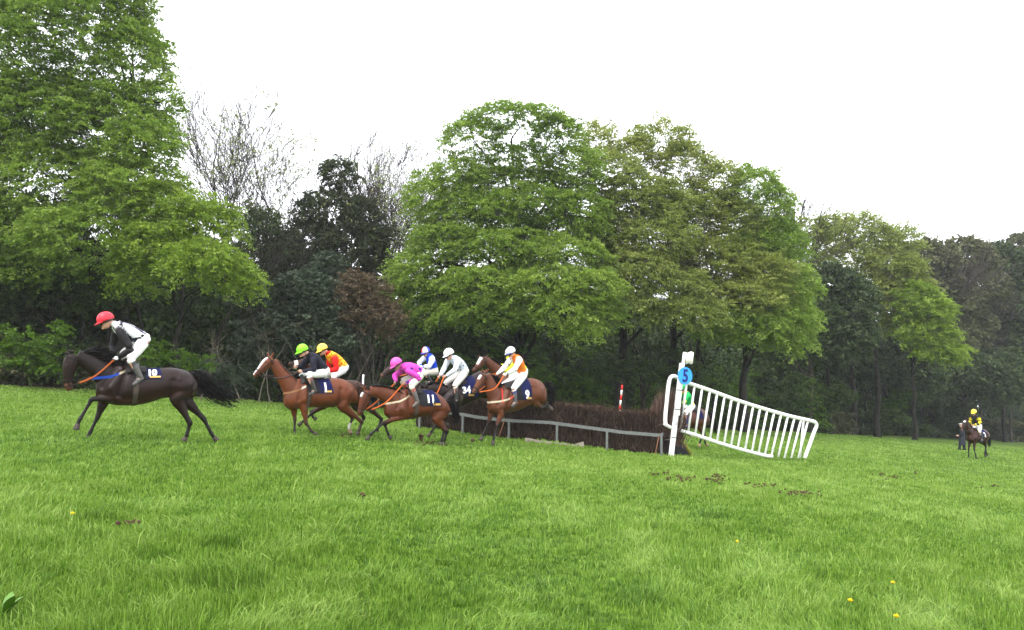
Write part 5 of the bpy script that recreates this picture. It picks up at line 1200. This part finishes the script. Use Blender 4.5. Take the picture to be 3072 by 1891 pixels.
# D: number 11
RACE.append((dict(rig=Rig(1226, 1327, 20, TD), label='bay horse numbered 11 galloping with lowered head and an orange rein', seed=4, coat=(.185, .060, .024), belly=.75, blaze=(.16, .26, .86),
  trunk=[(480, 900, 1030, .11), (540, 830, 1075, .19), (620, 760, 1095, .23), (710, 705, 1095, .255), (800, 706, 1085, .275), (900, 716, 1065, .29), (990, 720, 1050, .295), (1070, 728, 1035, .29), (1140, 760, 1030, .28), (1210, 815, 1030, .25), (1260, 875, 1020, .18), (1292, 940, 1010, .1)],
  neck=[(610, 840, .27), (520, 780, .215), (430, 745, .175), (350, 732, .15), (290, 735, .13)],
  head=[(278, 735, .10), (240, 785, .138), (214, 855, .125), (192, 925, .10), (175, 975, .085), (164, 1015, .07), (162, 1040, .045)],
  ears=(((232, 695), (205, 640)), ((222, 700), (185, 655))),
  FL=[(680, 950), (720, 1040), (460, 1130), (305, 1275), (282, 1303), (245, 1350)], FR=[(600, 960), (620, 1050), (478, 1150), (522, 1270), (536, 1295), (560, 1330)],
  HL=[(1195, 930), (1140, 1080), (1232, 1230), (1198, 1350), (1194, 1375), (1186, 1412)], HR=[(1200, 940), (1160, 1090), (1268, 1240), (1232, 1355), (1230, 1378), (1225, 1412)], pale_hoofs=False,
  tail=[(1262, 868, .03), (1330, 860, .05), (1372, 960, .07), (1380, 1080, .06), (1368, 1160, .04)], mane_len=.16, mane_up=.2, mane_n=200,
  cloth=[(800, 720), (1062, 915)], number='11', num_size=.26, num_u=.20, num_ph=.62, cloth_slant=.12, breast=((465, 890), (745, 790), CREAM, CREAM), rein_split=.38, rein_sag=.13),
 dict(key='d', T=J4, label='person in pink cap and magenta silks crouching low on the bay numbered 11', head=(410, 505), hscale=1.15, pitch=32, torso=[(525, 545, .10), (610, 575, .15), (720, 600, .165), (840, 645, .15), (915, 690, .15)],
  armN=[(660, 650), (880, 785), (610, 890)], armF=[(500, 650), (375, 740), (400, 860)], legN=[(890, 730), (720, 945), (840, 1265), (745, 1375)], legF=[(870, 740), (540, 850), (690, 1190), (610, 1280)],
  silk=(.52, .055, .38), cap=(.66, .08, .40), boot=(.10, .085, .08), boot_top=(.30, .05, .04), breeches=(.66, .62, .55), skin=(.30, .16, .12), pattern=[lambda V, C: spots(V, C, (.52, .055, .38), (.03, .02, .16), .045, .26, 5)])))
# E: blue rider
RACE.append((dict(rig=Rig(1278, 1310, 22, TD, depth=23.6), label='brown horse with a tan muzzle carrying the rider in blue', seed=5, coat=(.050, .026, .018), belly=.9, muzzle=(.20, .09, .05),
  trunk=[(700, 745, 870, .1), (760, 675, 900, .18), (830, 640, 900, .22), (910, 640, 900, .25), (1000, 645, 900, .27), (1090, 650, 900, .29), (1170, 655, 890, .29), (1240, 670, 890, .28), (1310, 710, 880, .24), (1360, 760, 860, .12)],
  neck=[(800, 715, .25), (740, 630, .2), (690, 555, .165), (650, 495, .14), (620, 452, .12)],
  head=[(612, 432, .10), (577, 450, .135), (532, 475, .122), (492, 505, .098), (462, 528, .082), (442, 543, .068), (432, 550, .04)],
  ears=(((610, 395), (620, 350)), ((598, 395), (600, 350))),
  FL=[(780, 820), (800, 900), (720, 960), (790, 1000), (800, 1010), (815, 1025)], FR=[(780, 820), (800, 900), (740, 950), (800, 990), (810, 1000), (825, 1015)],
  HL=[(1290, 800), (1240, 900), (1330, 980), (1350, 1060), (1352, 1075), (1358, 1095)], HR=[(1290, 800), (1260, 900), (1340, 980), (1370, 1060), (1375, 1075), (1380, 1095)],
  tail=[(1340, 720, .03), (1380, 730, .05), (1410, 800, .06), (1420, 880, .05)], cloth=[(940, 650), (1120, 770)], number=None),
 dict(key='e', T=J4, label='person in blue silks with white sleeves and blue white cap behind the magenta rider', head=(1010, 255), hscale=1.05, pitch=18, hyaw=22, torso=[(1060, 310, .09), (1100, 370, .125), (1130, 450, .135), (1155, 540, .13), (1175, 620, .14)],
  armN=[(1150, 400), (1085, 540), (960, 555)], armF=[(985, 370), (880, 470), (905, 540)], legN=[(1230, 660), (1010, 690), (1110, 850), (1030, 900)], legF=[(1170, 650), (960, 680), (1060, 840), (980, 890)],
  silk=(.008, .05, .52), sleeve=(.74, .78, .84), cuff=(.008, .05, .52), cap=(.03, .05, .50), cap_fn=lambda p, t, c: (.80, .80, .82) if .05 < t < 1.5 else ((.65, .03, .03) if 4.4 < t or t < .05 else c), peak=(.05, .05, .40), breeches=(.50, .47, .40), gloves=(.8, .8, .8), boot=(.03, .03, .03))))
# F: number 34
RACE.append((dict(rig=Rig(1397, 1320, 26, TH, depth=22.6), label='near black horse wearing number 34 coming off the fence', seed=6, coat=(.034, .022, .022), belly=1.1,
  trunk=[(230, 770, 900, .1), (280, 700, 925, .18), (340, 640, 930, .22), (420, 605, 925, .25), (500, 580, 910, .27), (590, 535, 870, .29), (670, 490, 830, .29), (740, 465, 800, .28), (810, 470, 770, .26), (870, 510, 750, .2), (910, 570, 720, .1)],
  neck=[(300, 750, .25), (230, 700, .2), (170, 680, .165), (120, 680, .14), (85, 695, .12)],
  head=[(82, 700, .1), (62, 735, .135), (45, 785, .122), (30, 840, .096), (20, 880, .08), (14, 905, .066), (12, 920, .04)],
  ears=(((75, 668), (60, 625)), ((68, 668), (50, 630))),
  FL=[(290, 830), (310, 930), (230, 1070), (145, 1200), (125, 1230), (88, 1285)], FR=[(290, 840), (320, 930), (240, 1040), (300, 1100), (320, 1110), (340, 1125)],
  HL=[(800, 600), (760, 730), (860, 790), (930, 810), (945, 818), (965, 830)], HR=[(800, 610), (770, 740), (880, 800), (950, 815), (965, 822), (985, 835)], plain_legs=False,
  tail=[(885, 530, .03), (920, 540, .05), (950, 600, .06), (960, 680, .05)], cloth=[(430, 640), (612, 800)], number='34', cloth_split=2, num_size=.25, num_u=.50, num_ph=.62, cloth_slant=.10, breast=((230, 800), (430, 700), (.05, .04, .05), (.05, .04, .05)), rein_split=.3),
 dict(key='f', T=J4, label='person in white cap and pale grey spotted silks riding the near black horse numbered 34', head=(1490, 302), hscale=1.15, pitch=24, torso=[(1555, 365, .10), (1620, 420, .14), (1705, 490, .145), (1775, 575, .135), (1800, 660, .15)],
  armN=[(1670, 450), (1610, 620), (1440, 740)], armF=[(1470, 420), (1390, 590), (1310, 740)], legN=[(1800, 690), (1620, 940), (1660, 1230), (1600, 1300)], legF=[(1750, 690), (1430, 880), (1490, 1140), (1420, 1200)],
  silk=(.58, .63, .72), sleeve=(.70, .74, .84), cap=(.84, .84, .84), peak=(.75, .76, .85), breeches=(.72, .69, .64), boot_top=(.13, .06, .05), pattern=[lambda V, C: spots(V, C, (.58, .63, .72), (.12, .14, .24), .024, .10, 2)], breech_pattern=[lambda V, C: spots(V, C, (.72, .69, .64), (.72, .45, .50), .02, .14, 4)])))
# G: half hidden
RACE.append((dict(rig=Rig(1531, 1310, 34, J5, depth=24.6), label='bay horse with a white forehead half hidden behind the landing horse', seed=7, coat=(.16, .062, .030), belly=.8, blaze=(.15, .48, .70),
  trunk=[(640, 745, 930, .1), (690, 660, 960, .18), (750, 600, 970, .22), (820, 590, 970, .25), (900, 620, 980, .27), (990, 660, 990, .28), (1080, 700, 1000, .28), (1160, 730, 1000, .27), (1230, 760, 1000, .24), (1290, 810, 960, .12)],
  neck=[(760, 650, .26), (680, 565, .205), (610, 490, .17), (545, 430, .145), (485, 382, .125)],
  head=[(470, 362, .1), (425, 395, .138), (385, 445, .125), (335, 505, .098), (292, 552, .082), (258, 586, .068), (242, 602, .045)],
  ears=(((475, 335), (500, 300)), ((395, 335), (370, 285))),
  FL=[(760, 880), (790, 980), (720, 1060), (780, 1120), (790, 1130), (800, 1145)], FR=[(760, 880), (790, 980), (740, 1050), (800, 1110), (810, 1120), (820, 1135)],
  HL=[(1200, 900), (1150, 1010), (1230, 1080), (1220, 1160), (1220, 1180), (1225, 1200)], HR=[(1200, 900), (1160, 1010), (1240, 1080), (1230, 1160), (1230, 1180), (1235, 1200)],
  tail=[(1275, 780, .03), (1300, 800, .04), (1310, 880, .05), (1310, 960, .04)], mane_len=.17, mane_up=.35, cloth=[(900, 650), (1100, 800)], number=None, bridle_mat=leather),
 dict(key='g', T=J5, label='person in fluorescent yellow silks almost hidden behind the orange rider', head=(930, 245), hscale=.95, pitch=20, torso=[(930, 320, .09), (1010, 395, .13), (1100, 465, .14), (1170, 530, .13), (1205, 590, .13)],
  armN=[(1040, 430), (960, 550), (830, 590)], armF=[(980, 400), (900, 500), (780, 480)], legN=[(1200, 620), (960, 700), (1010, 900), (950, 940)], silk=(.72, .78, .04), cap=(.8, .8, .8))))
# H: number 9, landing
RACE.append((dict(rig=Rig(1476, 1339, 33, TH), label='bay horse numbered 9 landing over the birch fence with both forelegs down', seed=8, coat=(.190, .070, .032), belly=.8, blaze=(.16, .30, .74), muzzle=(.19, .075, .035),
  trunk=[(848, 800, 955, .12), (895, 730, 990, .19), (955, 665, 1000, .23), (1030, 630, 985, .26), (1110, 608, 970, .28), (1200, 578, 945, .29), (1290, 553, 905, .295), (1370, 550, 870, .29), (1440, 570, 870, .28), (1490, 610, 880, .23), (1525, 670, 860, .13)],
  neck=[(935, 800, .27), (890, 705, .215), (860, 625, .175), (835, 562, .15), (810, 512, .13)],
  head=[(800, 512, .1), (770, 552, .138), (738, 602, .125), (705, 655, .10), (678, 698, .084), (660, 722, .07), (650, 735, .045)],
  ears=(((805, 478), (815, 440)), ((790, 480), (780, 440))),
  FL=[(985, 890), (990, 1000), (942, 1135), (905, 1290), (898, 1322), (884, 1388)], FR=[(895, 880), (875, 975), (840, 1090), (775, 1235), (760, 1270), (736, 1328)],
  HL=[(1440, 700), (1395, 830), (1490, 915), (1560, 880), (1580, 898), (1602, 935)], HR=[(1440, 710), (1420, 845), (1525, 920), (1590, 890), (1604, 908), (1618, 948)],
  tail=[(1518, 640, .03), (1570, 630, .05), (1605, 720, .07), (1602, 820, .07), (1590, 900, .05)], mane_len=.26, mane_up=.7, mane_n=300, cloth=[(1050, 650), (1285, 860)], number='9', num_size=.28, num_u=.20, num_ph=.72, breast=((845, 850), (1085, 770), CREAM, (.55, .05, .03)), breast_split=1.1, rein_split=.25, rein_sag=.16, straps=[([(975, 670), (968, 740), (958, 850)], (.55, .03, .02), .022)]),
 dict(key='h', T=J5, label='person in white helmet and orange vest with spotted white sleeves riding the landing horse', head=(962, 238), hscale=1.05, pitch=24, hyaw=6, torso=[(1035, 310, .09), (1080, 380, .125), (1120, 465, .13), (1155, 550, .125), (1190, 635, .14)],
  armN=[(1125, 385), (1030, 560), (890, 640)], armF=[(950, 380), (840, 520), (735, 620)], legN=[(1200, 665), (1020, 915), (1050, 1175), (965, 1240)], legF=[(1130, 650), (810, 870), (975, 1055), (910, 1110)],
  silk=(.78, .17, .012), sleeve=(.80, .80, .80), cap=(.84, .84, .84), peak=(.03, .04, .16), gloves=(.72, .72, .74), boot=(.075, .065, .07), boot_top=(.02, .03, .16),
  pattern=[lambda V, C: spots(V, C, (.78, .17, .012), (.25, .24, .05), .024, .13, 2), lambda V, C: spots(V, C, (.80, .80, .80), (.05, .09, .08), .024, .11, 6)])))
# I: beyond the wing
RACE.append((dict(rig=Rig(2097, 1344, 46, T5), label='brown horse seen through the white pickets of the wing, approaching the fence', seed=9, coat=(.115, .042, .022), belly=.8,
  trunk=[(235, 720, 930, .1), (280, 640, 960, .18), (330, 580, 965, .22), (400, 555, 965, .25), (480, 560, 960, .27), (570, 555, 960, .29), (660, 545, 950, .29), (740, 565, 930, .28), (810, 610, 920, .25), (860, 680, 880, .12)],
  neck=[(290, 720, .26), (250, 620, .205), (215, 530, .17), (190, 450, .145), (172, 392, .125)], head=[(168, 385, .1), (145, 435, .138), (120, 510, .125), (100, 580, .098), (85, 630, .082), (75, 660, .066), (70, 678, .045)],
  ears=(((175, 350), (180, 310)), ((165, 350), (160, 310))),
  FL=[(320, 850), (350, 940), (420, 1030), (500, 1080), (520, 1095), (540, 1120)], FR=[(310, 850), (330, 940), (350, 1100), (345, 1230), (345, 1255), (340, 1290)],
  HL=[(760, 720), (690, 890), (770, 1080), (725, 1230), (715, 1265), (698, 1338)], HR=[(770, 720), (740, 890), (810, 1080), (820, 1230), (835, 1262), (875, 1300)], pale_hoofs=True,
  tail=[(850, 640, .03), (910, 690, .05), (975, 850, .07), (1020, 980, .06), (1045, 1090, .03)], cloth=[(530, 600), (650, 760)], number=None),
 dict(key='i', T=T5, label='person in green and yellow silks seen through the wing pickets', head=(392, 158), hscale=1.0, pitch=18, torso=[(425, 240, .09), (455, 310, .125), (490, 385, .13), (520, 455, .12), (548, 525, .13)],
  armN=[(475, 320), (405, 440), (310, 510)], legN=[(550, 545), (445, 640), (490, 880), (430, 930)], silk=(.012, .34, .085), collar=(.80, .55, .03), cap=(.012, .30, .08), boot=(.02, .03, .13), boot_top=(.02, .03, .13),
  pattern=[lambda V, C: spots(V, C, (.012, .34, .085), (.80, .58, .04), .11, .55, 11)])))
# J: coming up on the far right
RJ = Rig(2935, 1377, 63, None, local=True)
RACE.append((dict(rig=RJ, label='dark bay horse with a white star cantering up alone at the far right', seed=10, coat=(.060, .024, .016), belly=.8, blaze=(.12, .26, .84), muzzle=(.16, .08, .06),
  trunk=[(.86, 1.20, .98, .10), (.76, 1.35, .88, .18), (.6, 1.50, .82, .22), (.42, 1.58, .80, .25), (.2, 1.52, .81, .275), (0, 1.48, .83, .29), (-.2, 1.49, .87, .295), (-.4, 1.53, .92, .29), (-.55, 1.53, .94, .28), (-.7, 1.48, .95, .26), (-.83, 1.36, .98, .2), (-.92, 1.2, 1.02, .12)],
  neck=[(.6, 1.28, .27), (.76, 1.45, .205), (.88, 1.62, .17), (.96, 1.78, .145), (1.02, 1.90, .125)], head=[(1.02, 1.92, .1), (1.08, 1.88, .138), (1.15, 1.78, .125), (1.22, 1.66, .098), (1.28, 1.55, .082), (1.32, 1.48, .068), (1.33, 1.44, .045)],
  ears=(((1.0, 2.0), (.99, 2.14)), ((1.0, 2.0), (.99, 2.14))), headv=-.10,
  FL=[(.64, 1.1), (.54, .9), (.62, .52), (.50, .20), (.47, .12), (.42, .04)], FR=[(.64, 1.1), (.54, .9), (.66, .50), (.66, .14), (.68, .07), (.72, .0)],
  HL=[(-.62, 1.2), (-.40, .92), (-.55, .60), (-.42, .28), (-.44, .20), (-.50, .12)], HR=[(-.62, 1.2), (-.55, .9), (-.98, .64), (-1.04, .30), (-1.06, .22), (-1.16, .16)],
  tail=[(-.90, 1.38, .03), (-1.02, 1.34, .04), (-1.10, 1.05, .07), (-1.12, .75, .07), (-1.12, .55, .04)], cloth=[(.30, 1.55), (-.32, 1.08)], number='2', num_size=.26, num_u=.25, num_ph=.62, rein_col=(.06, .03, .03)),
 dict(key='j', T=None, label='person in yellow cap and black silks with yellow hoops riding up at the far right', head=(.26, 2.39), hscale=1.1, pitch=14, torso=[(.20, 2.24, .09), (.16, 2.13, .125), (.09, 2.0, .13), (.0, 1.87, .125), (-.08, 1.74, .14)],
  armN=[(.16, 2.11), (.20, 1.86), (.46, 1.74)], legN=[(-.05, 1.68), (.26, 1.46), (.10, 1.05), (.22, .99)], silk=(.016, .015, .014), hoops=(.75, .62, .03), cap=(.84, .60, .06), boot=(.025, .03, .06), cap_sleeve=(.75, .62, .03))))
for H_, J_ in RACE: pair(H_, J_)

# ---- the walker beside the far horse
def build_walker():
    base = on_ground(2881, 50.0); T = crop(2820, 1180, 6.3)
    R = Rig(2881, 1346, 0, T, depth=50.0); root = empty('person', R.root, R.rot); tag(root, 'person in a long dark coat and pale flat cap walking beside the far horse', 'person')
    p = lambda x, y, v=0: R.pt(x, y, v); rng = np.random.RandomState(1); Z = np.array([0, 0, 1.0])
    g = np.array([-.0, 0, 0]); b = MB(); skin = np.array([.5, .3, .22]); X = np.array([1.0, 0, 0])
    h0 = np.array([.0, 0, 1.62])
    ellipsoid(b, h0, np.eye(3), (.10, .078, .115), skin); ellipsoid(b, h0 + np.array([.1, 0, -.02]), np.eye(3), (.022, .015, .03), skin); ellipsoid(b, h0 + np.array([.02, 0, -.08]), np.eye(3), (.07, .055, .05), skin)
    for s in (1, -1): ellipsoid(b, h0 + np.array([-.01, .08 * s, -.01]), np.eye(3), (.02, .01, .03), skin)
    b.tube([(0, 0, 1.58), (-.03, 0, 1.42)], .055, 10, True, skin); V, *_ = path_rings([(-.03, 0, 1.42), (-.03, 0, 1.2), (-.02, 0, .9)], [.10, .12, .12], [.16, .17, .16], 14); b.rings(V, True, skin * .5)
    for s, ft in ((1, .16), (-1, -.14)): b.tube(catmull([(-.02, .09 * s, .92), (ft * .5, .09 * s, .5), (ft, .09 * s, .06)], 3), np.linspace(.08, .04, 7), 8, True, skin * .4)
    for s, hx in ((1, .16), (-1, .20)):
        el = np.array([-.02, .25 * s, 1.10]); wr = np.array([hx, .20 * s, .93]); b.tube(catmull([(-.03, .19 * s, 1.38), el, wr], 3), np.linspace(.045, .03, 7), 8, True, skin); hand(b, wr, np.array([.1, 0, 0]), s, skin)
    V, F, C = remesh(b, .012, 1); mesh_from('body', V, F, skin_mat, root, True, vcol=C)
    c = MB(); col = np.array([.022, .024, .034]); V, *_ = path_rings([(-.03, 0, 1.46), (-.03, 0, 1.36), (-.03, 0, 1.1), (-.02, 0, .8), (-.02, 0, .35)], [.09, .14, .155, .17, .23], [.12, .21, .20, .21, .25], 18); c.rings(V, True, col)
    for s, hx in ((1, .14), (-1, .18)): c.tube(catmull([(-.03, .2 * s, 1.40), (-.02, .26 * s, 1.10), (hx, .20 * s, .94)], 3), np.linspace(.08, .05, 7), 10, True, col)
    V, F, C = remesh(c, .014, 2); mesh_from('coat', V, F, silk_mat, root, True, vcol=C)
    c = MB(); V, *_ = path_rings([(-.02, 0, 1.0), (-.02, 0, .84)], [.13, .13], [.17, .18], 14); c.rings(V, True, col)
    for s, ft in ((1, .16), (-1, -.14)): c.tube(catmull([(-.02, .09 * s, .90), (ft * .5, .09 * s, .5), (ft, .09 * s, .08)], 3), np.linspace(.11, .085, 7), 10, True, col)
    V, F, C = remesh(c, .014, 2); mesh_from('trousers', V, F, silk_mat, root, True, vcol=C)
    c = MB(); ellipsoid(c, h0 + np.array([.01, 0, .075]), np.eye(3), (.135, .11, .055), None); c.box(h0 + np.array([.13, 0, .06]), (.05, .07, .008)); c.build('flat_cap', principled('cap_tweed', (.42, .40, .37), .9, .1, .2, 60), root)
    for s, ft in ((1, .16), (-1, -.14)):
        c = MB(); V, *_ = path_rings([(ft - .1, .09 * s, .05), (ft, .09 * s, .07), (ft + .1, .09 * s, .045), (ft + .17, .09 * s, .03)], [.04, .06, .04, .02], [.035, .045, .045, .03], 10); c.rings(V, True); c.build('boot', leather, root)
build_walker()


# ---- damp spring air: one even box of haze round the camera and the whole place
def build_haze():
    m = MB(); m.box((0, 420, 0), (560, 520, 45))
    mt = bpy.data.materials.new('haze_air'); mt.use_nodes = True; t = mt.node_tree; t.nodes.clear()
    o = t.nodes.new('ShaderNodeOutputMaterial'); v = t.nodes.new('ShaderNodeVolumePrincipled')
    v.inputs['Color'].default_value = (.92, .95, 1.0, 1); v.inputs['Density'].default_value = .00040; v.inputs['Anisotropy'].default_value = .2
    t.links.new(v.outputs[0], o.inputs['Volume'])
    ob = m.build('haze', mt, None, smooth=False); tag(ob, 'thin damp haze over the course', 'haze', kind='stuff')
build_haze()
